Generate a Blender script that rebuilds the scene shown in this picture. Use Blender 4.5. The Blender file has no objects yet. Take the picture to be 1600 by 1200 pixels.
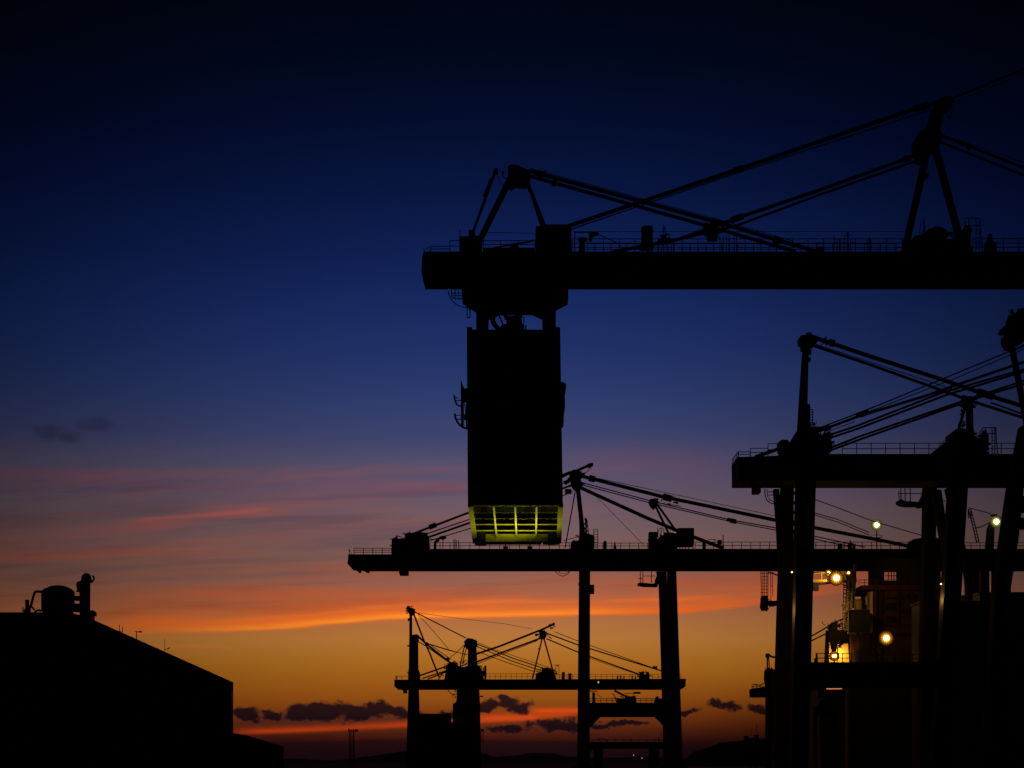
import bpy, math, random
from mathutils import Vector
from mathutils.geometry import tessellate_polygon
random.seed(7)
C = bpy.context.scene.collection
F = 3435.0                      # focal length in photo pixels (1600 wide)
PITCH = math.radians(9.75)
CAMZ = 2.0
SP, CP = math.sin(PITCH), math.cos(PITCH)

def P(px, py, d):
    """point at distance d (metres north of the camera) seen at photo pixel px,py"""
    xc, yc = (px - 800.0) / F, (600.0 - py) / F
    t = d / (CP - yc * SP)
    return Vector((xc * t, d, CAMZ + (SP + yc * CP) * t))

# ------------------------------------------------------------------ materials
def srgb(r, g, b):
    f = lambda c: (c / 255.0 / 12.92) if c / 255.0 <= 0.04045 else ((c / 255.0 + 0.055) / 1.055) ** 2.4
    return (f(r), f(g), f(b))

def mat(name, col, rough=0.6, metal=0.0, var=0.35, scale=0.8, bump=0.15):
    m = bpy.data.materials.new(name); m.use_nodes = True
    nt = m.node_tree; b = nt.nodes['Principled BSDF']
    tc = nt.nodes.new('ShaderNodeTexCoord')
    n = nt.nodes.new('ShaderNodeTexNoise'); n.inputs['Scale'].default_value = scale
    n.inputs['Detail'].default_value = 6; n.inputs['Roughness'].default_value = 0.65
    nt.links.new(tc.outputs['Object'], n.inputs['Vector'])
    cr = nt.nodes.new('ShaderNodeValToRGB')
    lo = [max(0, c * (1 - var)) for c in col]; hi = [min(1, c * (1 + var)) for c in col]
    cr.color_ramp.elements[0].position = 0.3; cr.color_ramp.elements[1].position = 0.7
    cr.color_ramp.elements[0].color = (*lo, 1); cr.color_ramp.elements[1].color = (*hi, 1)
    nt.links.new(n.outputs['Fac'], cr.inputs['Fac'])
    nt.links.new(cr.outputs['Color'], b.inputs['Base Color'])
    b.inputs['Roughness'].default_value = rough; b.inputs['Metallic'].default_value = metal
    b.inputs['Specular IOR Level'].default_value = 0.18
    if bump:
        bp = nt.nodes.new('ShaderNodeBump'); bp.inputs['Strength'].default_value = bump
        bp.inputs['Distance'].default_value = 0.05
        nt.links.new(n.outputs['Fac'], bp.inputs['Height']); nt.links.new(bp.outputs['Normal'], b.inputs['Normal'])
    return m

def emit(name, col, s):
    m = bpy.data.materials.new(name); m.use_nodes = True
    nt = m.node_tree; nt.nodes.clear()
    o = nt.nodes.new('ShaderNodeOutputMaterial'); e = nt.nodes.new('ShaderNodeEmission')
    e.inputs['Color'].default_value = (*col, 1); e.inputs['Strength'].default_value = s
    nt.links.new(e.outputs[0], o.inputs['Surface'])
    return m

def lamp_halo(name, hot, rim, strength, edge):
    """glow halo and star spokes painted as emission, fading from bulb to rim"""
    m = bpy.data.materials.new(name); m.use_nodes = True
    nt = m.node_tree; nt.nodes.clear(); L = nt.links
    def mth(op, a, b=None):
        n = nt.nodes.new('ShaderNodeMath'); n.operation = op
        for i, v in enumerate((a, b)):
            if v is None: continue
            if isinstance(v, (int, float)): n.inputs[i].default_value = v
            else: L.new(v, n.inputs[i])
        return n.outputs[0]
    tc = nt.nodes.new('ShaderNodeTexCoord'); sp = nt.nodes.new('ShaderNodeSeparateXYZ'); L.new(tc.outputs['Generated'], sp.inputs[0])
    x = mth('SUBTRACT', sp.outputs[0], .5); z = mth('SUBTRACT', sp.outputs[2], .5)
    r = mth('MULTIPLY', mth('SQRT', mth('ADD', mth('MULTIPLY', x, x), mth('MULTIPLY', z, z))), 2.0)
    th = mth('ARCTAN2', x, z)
    spokes = mth('ADD', .62, mth('MULTIPLY', mth('COSINE', mth('MULTIPLY', th, 14.0)), .38))
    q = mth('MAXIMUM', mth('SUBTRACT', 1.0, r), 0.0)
    s_ = mth('ADD', mth('MULTIPLY', mth('MULTIPLY', mth('POWER', q, 2.2), strength), spokes), edge)
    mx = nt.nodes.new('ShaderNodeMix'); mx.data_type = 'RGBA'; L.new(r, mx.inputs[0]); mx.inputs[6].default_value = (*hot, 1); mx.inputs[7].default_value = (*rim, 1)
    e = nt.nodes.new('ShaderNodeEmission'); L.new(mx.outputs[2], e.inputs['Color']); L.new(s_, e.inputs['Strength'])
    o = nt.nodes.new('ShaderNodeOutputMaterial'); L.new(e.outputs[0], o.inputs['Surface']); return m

M = dict(
    steel=mat('crane_paint', (0.045, 0.042, 0.045), 0.78),
    rope=mat('wire_rope', (0.03, 0.028, 0.028), 0.7, scale=3),
    dark=mat('dark_panel', (0.025, 0.025, 0.027), 0.7),
    yellow=mat('yellow_safety_paint', (0.58, 0.50, 0.05), 0.5, var=0.25, scale=2.5),
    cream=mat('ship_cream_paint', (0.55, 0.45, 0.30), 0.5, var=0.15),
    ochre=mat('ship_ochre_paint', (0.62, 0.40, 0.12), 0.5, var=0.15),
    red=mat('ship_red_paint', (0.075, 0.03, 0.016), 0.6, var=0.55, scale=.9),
    hull=mat('ship_hull_paint', (0.03, 0.03, 0.035), 0.5),
    tin=mat('corrugated_sheet', (0.035, 0.035, 0.04), 0.6, scale=0.4),
    duct=mat('galvanised_duct', (0.07, 0.07, 0.075), 0.5, metal=0.3),
    asphalt=mat('asphalt', (0.04, 0.04, 0.042), 0.85, scale=0.3),
    water=mat('harbour_water', (0.01, 0.014, 0.018), 0.08, var=0.2, scale=0.2, bump=0.4),
    hill=mat('wooded_hillside', (0.012, 0.013, 0.016), 0.95, scale=0.01, bump=0),
    lampw=emit('lamp_glow_white', (1.0, 0.97, 0.72), 5),
    lampy=emit('lamp_glow_sodium', (1.0, 0.80, 0.30), 5),
    halow=lamp_halo('halo_greenish', (0.85, 0.78, 0.10), (.45, .42, .08), 6.0, .10),
    haloy=lamp_halo('halo_amber', (1.0, 0.50, 0.012), (.75, .20, .005), 8.0, .05),
    faint=emit('far_lamp_glow', (.8, .7, .35), .7),
    tube=emit('fluorescent_tube_orange', (1.0, 0.28, 0.10), 0.75),
)

# ------------------------------------------------------------------ mesh helpers
class MB:
    def __init__(s, d=0.0): s.v, s.f, s.d, s.sm = [], [], d, False
    def face(s, *ids): s.f.append(tuple(ids))
    def prism(s, front, depth, skew=0.0):
        """front: list of Vectors (any planar outline), extruded along +Y by depth"""
        n = len(front); b = len(s.v)
        s.v += [Vector(p) for p in front] + [Vector(p) + Vector((skew * depth, depth, 0)) for p in front]
        for t in tessellate_polygon([[Vector((p.x, p.z, 0)) for p in front]]):
            s.f.append((b + t[0], b + t[1], b + t[2])); s.f.append((b + n + t[2], b + n + t[1], b + n + t[0]))
        for i in range(n):
            j = (i + 1) % n
            s.f.append((b + i, b + j, b + n + j, b + n + i))
    def poly(s, pts, dy=0.0, dep=1.0, skew=0.0): s.prism([P(x, y, s.d + dy) for x, y in pts], dep, skew)
    def rect(s, x0, y0, x1, y1, dy=0.0, dep=1.0): s.poly([(x0, y0), (x1, y0), (x1, y1), (x0, y1)], dy, dep)
    def bar3(s, A, B, w, h):
        t = (B - A); 
        if t.length < 1e-6: return
        t.normalize(); y = Vector((0, 1, 0)); 
        if abs(t.dot(y)) > 0.99: y = Vector((1, 0, 0))
        y = (y - t * y.dot(t)).normalized(); n = t.cross(y)
        b = len(s.v)
        for p in (A, B):
            for a, c in ((-1, -1), (1, -1), (1, 1), (-1, 1)):
                s.v.append(p + n * (w / 2 * a) + y * (h / 2 * c))
        for q in ((0, 1, 2, 3), (7, 6, 5, 4), (0, 4, 5, 1), (1, 5, 6, 2), (2, 6, 7, 3), (3, 7, 4, 0)):
            s.f.append(tuple(b + i for i in q))
    def bar(s, a, c, wpx, dy=0.0, dep=None, dy2=None):
        w = wpx * s.d / F
        s.bar3(P(a[0], a[1], s.d + dy), P(c[0], c[1], s.d + (dy if dy2 is None else dy2)), w, dep or w)
    def line(s, pts, wpx, dy=0.0):
        for a, c in zip(pts, pts[1:]): s.bar(a, c, wpx, dy)
    def tube3(s, pts, r, n=8):
        rings = []
        for i, p in enumerate(pts):
            t = (pts[min(i + 1, len(pts) - 1)] - pts[max(i - 1, 0)]).normalized()
            y = Vector((0, 1, 0)) if abs(t.y) < 0.95 else Vector((1, 0, 0))
            y = (y - t * y.dot(t)).normalized(); nn = t.cross(y); b = len(s.v)
            rr = r[i] if isinstance(r, (list, tuple)) else r
            for k in range(n):
                a = 2 * math.pi * k / n
                s.v.append(p + nn * (rr * math.cos(a)) + y * (rr * math.sin(a)))
            rings.append(b)
        for b0, b1 in zip(rings, rings[1:]):
            for k in range(n):
                s.f.append((b0 + k, b0 + (k + 1) % n, b1 + (k + 1) % n, b1 + k))
        s.f.append(tuple(rings[0] + k for k in range(n))[::-1]); s.f.append(tuple(rings[-1] + k for k in range(n)))
    def tube(s, pts, wpx, dy=0.0, n=8, smooth=0):
        q = [P(x, y, s.d + dy) for x, y in pts]
        for _ in range(smooth):
            o = [q[0]]
            for a, c in zip(q, q[1:]): o += [a * .75 + c * .25, a * .25 + c * .75]
            q = o + [q[-1]]
            if isinstance(wpx, (list, tuple)):
                o = [wpx[0]]
                for a, c in zip(wpx, wpx[1:]): o += [a * .75 + c * .25, a * .25 + c * .75]
                wpx = o + [wpx[-1]]
        k = s.d / F / 2
        s.tube3(q, ([w * k for w in wpx] if isinstance(wpx, (list, tuple)) else wpx * k), n)
    def lathe(s, cx, prof, dy=0.0, n=20, flat=1.0):
        """prof: (radius px, y px) from top to bottom about pixel column cx"""
        rings = []
        for r, y in prof:
            c = P(cx, y, s.d + dy); rr = max(r, 0.05) * s.d / F; b = len(s.v)
            for k in range(n):
                a = 2 * math.pi * k / n
                s.v.append(c + Vector((rr * math.cos(a), rr * math.sin(a) * flat, 0)))
            rings.append(b)
        for b0, b1 in zip(rings, rings[1:]):
            for k in range(n): s.f.append((b0 + k, b1 + k, b1 + (k + 1) % n, b0 + (k + 1) % n))
        s.f.append(tuple(rings[0] + k for k in range(n))); s.f.append(tuple(rings[-1] + k for k in range(n))[::-1])
    def ball(s, cx, cy, rpx, dy=0.0, n=14):
        s.lathe(cx, [(rpx * math.sin(math.pi * i / 8), cy - rpx * math.cos(math.pi * i / 8)) for i in range(9)], dy, n)
    def wheel(s, cx, cy, rpx, dy=0.0, dep=0.5, n=16):
        s.poly([(cx + rpx * math.cos(2 * math.pi * k / n), cy + rpx * math.sin(2 * math.pi * k / n)) for k in range(n)], dy, dep)
    def rail(s, x0, x1, yt, yb, step, mids=1, dy=0.0, w=1.25, slope=0.0):
        n = max(1, round((x1 - x0) / step))
        for i in range(n + 1):
            x = x0 + (x1 - x0) * i / n; o = slope * (x - x0)
            s.bar((x, yt + o), (x, yb + o), w, dy)
        for k in range(mids + 1):
            y = yt + (yb - yt) * k / (mids + 1.0)
            s.bar((x0, y), (x1, y + slope * (x1 - x0)), w * .9, dy)
    def clutter(s, cx, cy, rx, ry, n, dy=0.0, dep=2.0, big=1.0):
        """brackets, pins, cable ends and small boxes round a sheave head or winch"""
        rnd = random.Random(int(cx * 13 + cy * 7))
        for _ in range(n):
            a = rnd.uniform(0, 2 * math.pi); q = rnd.uniform(.75, 1.05); z = dy + rnd.uniform(0, dep)
            x, y = cx + rx * q * math.cos(a), cy + ry * q * math.sin(a)
            k = rnd.random(); L = rnd.uniform(2, 5) * big
            ix, iy = cx + rx * .5 * math.cos(a), cy + ry * .5 * math.sin(a)
            s.bar((ix, iy), (x, y), rnd.uniform(1.0, 1.8) * big ** .5, z)
            if k < .5: t = rnd.choice((0, 1.57, a, a + .6)); s.bar((x - L * .5 * math.cos(t), y - L * .5 * math.sin(t)), (x + L * math.cos(t), y + L * math.sin(t)), rnd.uniform(.9, 1.6) * big ** .5, z)
            elif k < .8: s.rect(x - L * .4, y - L * .35, x + L * .4, y + L * .35, z, .4)
            else: s.wheel(x, y, L * .45, z, .3, 8)
    def ladder(s, x0, x1, y0, y1, step=4, dy=0.0, w=1.1):
        for x in (x0, x1): s.bar((x, y0), (x, y1), w, dy)
        y = y0
        while y < y1: s.bar((x0, y), (x1, y), w * .8, dy); y += step

def obj(name, mb, m, parent=None, label=None, smooth=False):
    me = bpy.data.meshes.new(name)
    o0 = Vector((0, 0, 0)); q = parent
    while q is not None: o0 += q.location; q = q.parent
    vs = mb.v
    loc = Vector((0, 0, 0))
    me.from_pydata([tuple(v - o0 - loc) for v in vs], [], mb.f); me.update()
    import bmesh
    bm = bmesh.new(); bm.from_mesh(me); bmesh.ops.recalc_face_normals(bm, faces=bm.faces); bm.to_mesh(me); bm.free()
    if smooth:
        for p in me.polygons: p.use_smooth = True
    me.materials.append(m if not isinstance(m, str) else M[m])
    o = bpy.data.objects.new(name, me); C.objects.link(o)
    if parent is not None: o.parent = parent
    if label: o['label'] = label
    return o
def tag(o, label, cat, group=None):
    o['label'] = label; o['category'] = cat
    if group: o['group'] = group
    return o
def thing(name, loc, label, cat, group=None):
    o = bpy.data.objects.new(name, None); C.objects.link(o); o.location = loc
    o.empty_display_size = 1.0
    return tag(o, label, cat, group)
def ground_at(px, d): p = P(px, 1190, d); return Vector((p.x, d, 0.0))
def part(name, d, fn, m, parent, label=None, smooth=False):
    mb = MB(d); fn(mb); return obj(name, mb, m, parent, label, smooth)
def pieces(name, d, fn, m, parent, label=None, smooth=False, gap=.2):
    """like part(), but every separate piece becomes an object of its own"""
    mb = MB(d); fn(mb); par = list(range(len(mb.v)))
    def find(i):
        while par[i] != i: par[i] = par[par[i]]; i = par[i]
        return i
    for fc in mb.f:
        for i in fc[1:]: par[find(i)] = find(fc[0])
    isl = {}
    for i in range(len(mb.v)): isl.setdefault(find(i), []).append(i)
    cl = [[list(v), [min(mb.v[i][k] for i in v) - gap for k in range(3)], [max(mb.v[i][k] for i in v) + gap for k in range(3)]] for v in isl.values()]
    ch = True
    while ch:
        ch = False
        for i in range(len(cl)):
            for j in range(i + 1, len(cl)):
                if all(cl[i][1][k] <= cl[j][2][k] and cl[j][1][k] <= cl[i][2][k] for k in range(3)):
                    cl[i] = [cl[i][0] + cl[j][0], [min(a, c) for a, c in zip(cl[i][1], cl[j][1])], [max(a, c) for a, c in zip(cl[i][2], cl[j][2])]]
                    del cl[j]; ch = True; break
            if ch: break
    for ids, _, _ in cl:
        b = MB(d); mp = {o: k for k, o in enumerate(ids)}; b.v = [mb.v[i] for i in ids]
        b.f = [tuple(mp[i] for i in fc) for fc in mb.f if fc[0] in mp]
        obj(name, b, m, parent, label, smooth)
def toground(px, d): # pixel row where the ground plane is at distance d
    v = Vector((0, d, 0)); return 1190 + CAMZ / d * F

GC = 'container cranes along the quay'
# ================================================================== CRANE 1 (nearest)
d = 190.0
c1 = thing('gantry_crane', ground_at(1250, d), 'nearest and highest crane, its long black girder running out of the right edge', 'crane', GC)
def f(b):
    b.poly([(662, 393), (659.8, 400), (658.3, 424), (662, 437), (2480, 437), (2480, 393)], 0, 4.1)
    b.rect(755, 387, 836, 393.5, 0.6, 2.6)
    b.rect(666, 432.5, 2100, 434, -0.12, 0.2)                   # lower flange lip
    b.rect(666, 396, 2100, 397.5, -0.10, 0.15)
    for k in range(26): b.rect(690 + 54 * k, 398, 691.6 + 54 * k, 432, -0.06, 0.12)
g1 = part('boom_girder', d, f, 'steel', c1)
def f(b):
    b.rail(673, 703, 385, 393, 30, 1, .2); b.rail(703, 720, 376, 393, 17, 1, .2)
    b.bar((666, 389), (673, 385), 1.2, .2); b.bar((662.5, 388), (662.5, 394), 1.4, .2)
    b.rail(755, 836, 376, 388, 26, 1, .2); b.rail(894, 1410, 373.2, 393, 24.8, 2, .2); b.rail(1520, 2000, 373, 393, 24, 2, .2)
    b.bar((894, 362), (1415, 361.5), 0.8, .2); b.bar((757, 363), (836, 364.5), .8, .2)
    b.rail(905, 1400, 381, 398, 24.8, 1, 3.8)
pieces('railing', d, f, 'rope', g1)
def f(b):
    b.poly([(719, 369), (732, 369), (732, 359), (742, 359), (742, 368), (753, 368), (753, 393.5), (719, 393.5)], .3, 3.2)
    b.bar((718.5, 360), (718.5, 393), 1.5, .2)
pieces('mast_base', d, f, 'steel', c1)
def f(b):
    b.bar((802, 270), (750, 375), 9.2, .8, .6); b.bar((802, 270), (750, 375), 9.2, 3.0, .6)
    b.bar((819, 273), (851, 354), 5.6, .8, .5); b.bar((822, 275), (846, 352), 4.4, 3.2, .5)
front_mast = part('front_mast', d, f, 'steel', c1)
def f(b):
    b.poly([(793.5, 260), (797, 257), (811, 257.5), (813, 260), (826, 265.5), (829, 274), (822, 280), (806, 279), (799, 284), (795, 281)], .4, 3.4)
    b.wheel(802, 264, 5, .2, .4); b.wheel(815, 270, 5, .2, .4)
    b.clutter(811, 269, 12, 8, 8, .4, 3); b.clutter(845, 274, 8, 7, 6, .4, 1)
part('sheave_head', d, f, 'steel', front_mast)
def f(b):
    b.bar((774, 268), (740, 360), 4.2, 1.6); b.bar((768, 280), (757, 308), 5.6, 1.6); b.poly([(770, 267), (774, 262), (778, 264), (778, 269), (771, 276)], 1.3, .5)
    b.tube([(776, 270), (779, 279), (783, 287), (787, 290), (790, 289)], 1.2, 1.6, 6, 1)
    b.tube([(785, 267), (784, 272), (788, 278), (794, 280)], 1.6, 1.6, 6, 1); b.rect(783.5, 267, 788, 271, 1.4, .4)
    b.tube([(802, 281), (804, 287), (809, 288), (812, 284), (815, 279)], 1.4, 1.6, 6, 1)
pieces('jib_strut', d, f, 'steel', c1)
def f(b):
    b.poly([(837, 353.5), (850, 353), (852, 350.6), (892, 350.6), (893, 355), (893, 394), (837, 394)], .3, 3.4)
pieces('electrical_house', d, f, 'dark', c1)
def tie(parent, name, pts, w, dy, pins=(), dd=None):
    b = MB(dd or d); b.line(pts, w, dy)
    for (x, y, L) in pins:
        # find the direction of the segment nearest to the pin
        best = min(zip(pts, pts[1:]), key=lambda s: abs((s[0][0] + s[1][0]) / 2 - x))
        ux, uy = best[1][0] - best[0][0], best[1][1] - best[0][1]; l = math.hypot(ux, uy); ux, uy = ux / l * L / 2, uy / l * L / 2
        b.bar((x - ux, y - uy), (x + ux, y + uy), w + 4, dy)
    return obj(name, b, 'steel', parent)
T = lambda pts, w, dy, pins=(): tie(c1, 'tie_bar', pts, w, dy, pins)
T([(826, 267), (1120, 347), (1276, 393)], 5.4, .4, [(842, 272, 10), (1122, 348, 22), (1213, 374, 9)])
T([(824, 274), (1110, 354.5), (1243, 393)], 5.0, 3.6, [(866, 286, 6), (1107, 354, 16)])
T([(829, 263), (1115, 341), (1240, 377)], 1.0, .4)
T([(1476, 157), (1445, 165), (1154, 264.5), (886, 354)], 5.8, .4, [(1154, 265, 14), (1440, 167, 22)])
T([(1470, 166), (1154, 269.5), (890, 359)], 1.7, 3.6)
T([(1447, 237), (1280, 297), (1163, 337), (1060, 374), (960, 393)], 5.0, .4, [(1152, 341, 20), (1417, 248, 9)])
T([(1447, 246), (1280, 304.5), (1150, 353), (1040, 379), (954, 394)], 3.6, 3.6, [(1120, 362, 18)])
T([(1471, 212), (1515, 229), (1620, 270), (1936, 394)], 4.0, .4, [(1514, 229, 6)]); T([(1470, 222), (1512, 239), (1620, 282), (1890, 394)], 3.2, 3.6)
T([(1482, 214), (2020, 394)], 1.0, 2.0)
T([(1478, 158), (2000, -56)], 3.0, .8); T([(1480, 164), (1998, -46)], 1.0, 3.0)
def f(b):
    b.poly([(1462, 168), (1464, 157), (1479, 149), (1491, 153), (1492, 159), (1484, 164), (1477, 168), (1470, 200), (1464, 204), (1447, 204)], .8, 3)
    b.clutter(1478, 158, 11, 7, 10, .8, 2); b.bar((1470, 165), (1452, 212), 11, 1.2, 1.0)
    b.tube([(1479, 163), (1480, 178), (1484, 185), (1487, 178), (1487, 164)], 1.6, 1.0, 6, 1)
am = part('main_mast', d, f, 'steel', c1)
def f(b):
    b.poly([(1437, 205), (1444, 203), (1446, 199), (1464, 199), (1466, 202), (1472, 206), (1471, 222), (1462, 226), (1456, 240), (1443, 239), (1441, 226), (1437, 224)], 0, 4.0)
    b.clutter(1455, 214, 14, 9, 6, 0, 4); b.wheel(1452, 213, 6, -.2, .4)
pieces('sheave_block', d, f, 'steel', am, None, False, .4)
def f(b):
    b.bar((1451, 226), (1413, 394), 10, .8, .8)
    b.rect(1437, 270, 1451, 277, .3, .6)
part('a_frame_leg', d, f, 'steel', c1)
def f(b): b.bar((1459, 222), (1505, 394), 9.5, .8, .8); b.bar((1457, 232), (1489, 345), 1.6, 3.0)
part('a_frame_leg', d, f, 'steel', c1)
def f(b):
    b.poly([(1424, 394), (1426, 384), (1429, 368), (1446, 366), (1450, 358), (1457, 356), (1462, 353), (1469, 354), (1478, 358), (1482, 366), (1480, 373), (1500, 373), (1512, 376), (1514, 384), (1519, 385), (1519, 394)], .6, 2.8)
    b.tube([(1436, 366), (1439, 351), (1442, 345), (1444, 366)], 1.2, .8, 6); b.bar((1444, 342), (1445, 366), 1.2, .8)
    b.clutter(1470, 376, 42, 16, 40, .6, 2.6); b.wheel(1512, 359, 7, .6, .6); b.rect(1508, 364, 1517, 385, .7, 1.0); b.rect(1470, 362, 1490, 364, .8, 1)
pieces('hoist_machinery', d, f, 'dark', c1)
def f(b):
    b.ladder(1508, 1514, 341, 392, 6, 1.0); b.ladder(1525, 1531, 341, 392, 6, 1.0)
    for y in (341, 352): b.bar((1508, y), (1531, y), 1.1, 1.0)
    b.bar((1531, 350), (1535, 393), 1.2, 1)
pieces('cage_ladder', d, f, 'rope', c1)
def f(b):
    b.poly([(1541, 394), (1541, 379), (1545, 376), (1546, 365), (1550, 365), (1551, 376), (1557, 379), (1558, 394)], .6, 1.0)
    b.rect(1003, 352.5, 1020, 385, .3, 1.2); b.rect(1000, 384, 1022, 386.5, .2, 1.4); b.bar((1012, 386), (1012, 394), 3, .8)
    b.rect(906, 372, 914, 394, .4, .8); b.rect(904, 370.5, 917, 374, .3, 1); b.bar((898, 364), (898, 394), 1.6, .4)
    b.rect(1276, 385, 1288, 394, .4, 1)
pieces('control_cabinet', d, f, 'dark', c1)
def f(b):
    b.bar((897, 363), (933, 363), 1.5, .6); b.poly([(920, 362), (934, 361.5), (936, 365), (927, 368), (924, 376), (921, 376)], .4, .6)
    b.bar((934, 366), (967, 381), 1.4, .6); b.bar((967, 381), (970, 386), 1.2, .6)
    b.clutter(1038, 374, 9, 8, 12, .5, .6); b.clutter(1112, 364, 12, 9, 14, .2, 1); b.wheel(1038, 373, 5, .4, .5); b.line([(1034, 363), (1039, 355), (1040, 366), (1045, 368)], 1.3, .5); b.bar((1037, 352), (1037, 393), 1.3, .5)
    for x in (1028, 1033, 1044, 1049, 1052): b.bar((x, 376 + (x % 4)), (x, 393), 1.2, .5)
    b.bar((1032, 367), (1047, 367), 1.2, .5)
    for x in (1125, 1130, 1135, 1139, 1147, 1151): b.bar((x, 368), (x, 393), 1.3, .5)
    for x in (1303, 1308, 1313, 1319, 1324, 1325, 1329, 1356, 1359): b.bar((x, 362 if x in (1324, 1325) else 368 + x % 7), (x, 393), 1.4, .5)
    b.bar((1319, 368), (1330, 368), 1.2, .5)
    b.poly([(1104, 360), (1122, 356), (1122, 372), (1107, 373)], .2, 1.2); b.line([(770, 388), (800, 382), (826, 378), (834, 375)], 2.6, .9); b.poly([(795, 388), (797, 383), (808, 382), (812, 388)], .5, 1)
pieces('deck_davit', d, f, 'rope', c1)
for x0, yt in ((1985, -66), (2300, 380)):
    for dy in (-2.2, 12):
        part('tower_leg', d, lambda b: b.poly([(x0, yt), (x0 + 26, yt), (x0 + 44, toground(0, d)), (x0 + 2, toground(0, d))], dy, 2.0), 'steel', c1)
pieces('tower_beam', d, lambda b: (b.rect(1986, 60, 2010, 84, -.2, 12.2), b.rect(1986, -62, 2010, -40, -.2, 12.2), b.rect(2012, 1000, 2330, 1040, -2.0, 1.6)), 'steel', c1)
# --- trolley yoke under the girder
def f(b):
    b.poly([(720, 441), (888, 441), (888, 467), (868, 477.5), (868, 516), (848, 516), (848, 491), (832, 483.5), (781, 484), (763, 491), (763, 516), (744, 516), (744, 480), (722, 466)], 1.0, 2.6)
    b.rect(862, 478, 868.5, 512, .6, .3)
yk = part('trolley_yoke', d, f, 'steel', c1)
def f(b):
    b.tube([(700, 455), (703, 465), (711, 475), (722, 480), (735, 481), (745, 479)], 1.6, 1.5, 6, 2)
    b.line([(705, 453), (706, 464), (711, 467), (722, 467)], 1.5, 1.2)
    for x in (711, 716): b.bar((x, 453), (x, 466), 1.3, 1.2)
    for y in (458, 462): b.bar((706, y), (722, y), 1.2, 1.2)
    b.line([(730, 468), (730, 496), (734.5, 496.5), (734.5, 468)], 1.6, 1.4); b.bar((732, 476), (734, 484), 3, 1.4)
part('service_platform', d, f, 'rope', yk)
# ================================================================== the hanging box
db = 188.0
dF, dB = db, db + 8.0
hb = thing('hoist_box', Vector(((P(805, 700, db + 4)).x, db + 4, P(805, 789, db).z)), 'tall black box hanging under the nearest crane, yellow lit grille across its bottom', 'hoist box')
def sharp_shell():
    b = MB(db)
    tl, tr = P(729.3, 515, dF), P(875.3, 515, dF)
    bl, br = P(731, 788, dF), P(879.5, 788, dF)
    Bl, Br = P(738.5, 848, dB), P(876.5, 848, dB)
    Tl = Vector((tl.x + .5, dB, tl.z)); Tr = Vector((tr.x - .5, dB, tr.z))
    b.v += [tl, tr, br, bl, Tl, Tr, Br, Bl]
    for q in ((0, 1, 2, 3), (5, 4, 7, 6), (4, 0, 3, 7), (1, 5, 6, 2), (4, 5, 1, 0)): b.f.append(q)
    # recessed bottom
    up = Vector((0, 0, 2.6)); ins = .35
    q = [bl + up + Vector((ins, 0, 0)), br + up - Vector((ins, 0, 0)), Br + up - Vector((ins, 0, 0)), Bl + up + Vector((ins, 0, 0))]
    k = len(b.v); b.v += q; b.f.append((k, k + 1, k + 2, k + 3))
    for i, j, a, c in ((3, 2, 0, 1), (2, 6, 1, 2), (6, 7, 2, 3), (7, 3, 3, 0)): b.f.append((i, j, k + c, k + a))
    b.rect(729.3, 511, 738, 516, 0, 1.2); b.rect(868, 511, 875.3, 516, 0, 1.2)
    for x in (766, 804, 842): b.rect(x, 517, x + 1.5, 786, -.06, .1)
    b.rect(729.5, 600, 877, 602, -.06, .1); b.rect(730, 700, 878, 702, -.06, .1)
    return b
obj('shell', sharp_shell(), 'dark', hb)
def f(b):
    b.clutter(800, 490, 18, 8, 22, 1, 2); b.tube([(778, 487), (771, 494), (769.5, 501), (773, 508), (781, 516)], [5, 7, 9, 8, 7], 1.4, 8, 1)
    b.line([(780, 493), (786, 508)], 2.2, 1.4); b.line([(786, 488), (790, 500)], 2.0, 1.4)
    b.poly([(779, 516), (784, 507), (791, 506), (791, 494), (815, 493), (816, 506), (819, 506), (819, 516)], .9, 2.4)
    b.bar((813, 484), (813.5, 495), 2.6, 1.4); b.bar((818.5, 495), (818.5, 516), 1.6, 1.2); b.bar((821.5, 508), (821.5, 516), 2.4, 1.2)
    b.poly([(783, 484), (802, 484), (806, 488), (797, 487), (790, 490), (786, 487)], 1.0, 1.4); b.rect(822, 484, 832, 487, 1, 1)
part('lifting_hook', d, f, 'dark', hb)
def f(b):
    b.poly([(719.8, 592), (724.5, 605), (726, 607), (731, 606), (731, 627), (724.5, 627), (724.5, 668), (720.3, 666)], .3, .8)
    b.tube([(709.5, 617), (711, 626), (714, 633), (721, 635)], 2.6, .5, 6, 1); b.bar((712, 625.5), (721, 625.5), 1.4, .5); b.bar((711, 621), (716, 622), 1.2, .5)
    b.tube([(710.5, 646), (712, 655), (717, 663), (724, 668), (731, 670)], 3.2, .5, 6, 1); b.bar((713, 655), (722, 655), 1.6, .5); b.bar((712, 649), (721, 649.5), 1.0, .5)
    b.bar((729, 628), (729, 668), 2.2, .8); b.bar((726, 630), (728, 650), 1.4, .6); b.rect(725, 647, 731, 655, .4, .6)
part('side_ladder', db, f, 'dark', hb)
def f(b):
    b.poly([(874, 597), (880, 596.5), (884.5, 599.5), (884.5, 606), (882.8, 608), (882.8, 638), (881, 640), (881, 660), (874, 661)], .8, 3)
part('side_cabinet', db, f, 'dark', hb)
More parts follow.
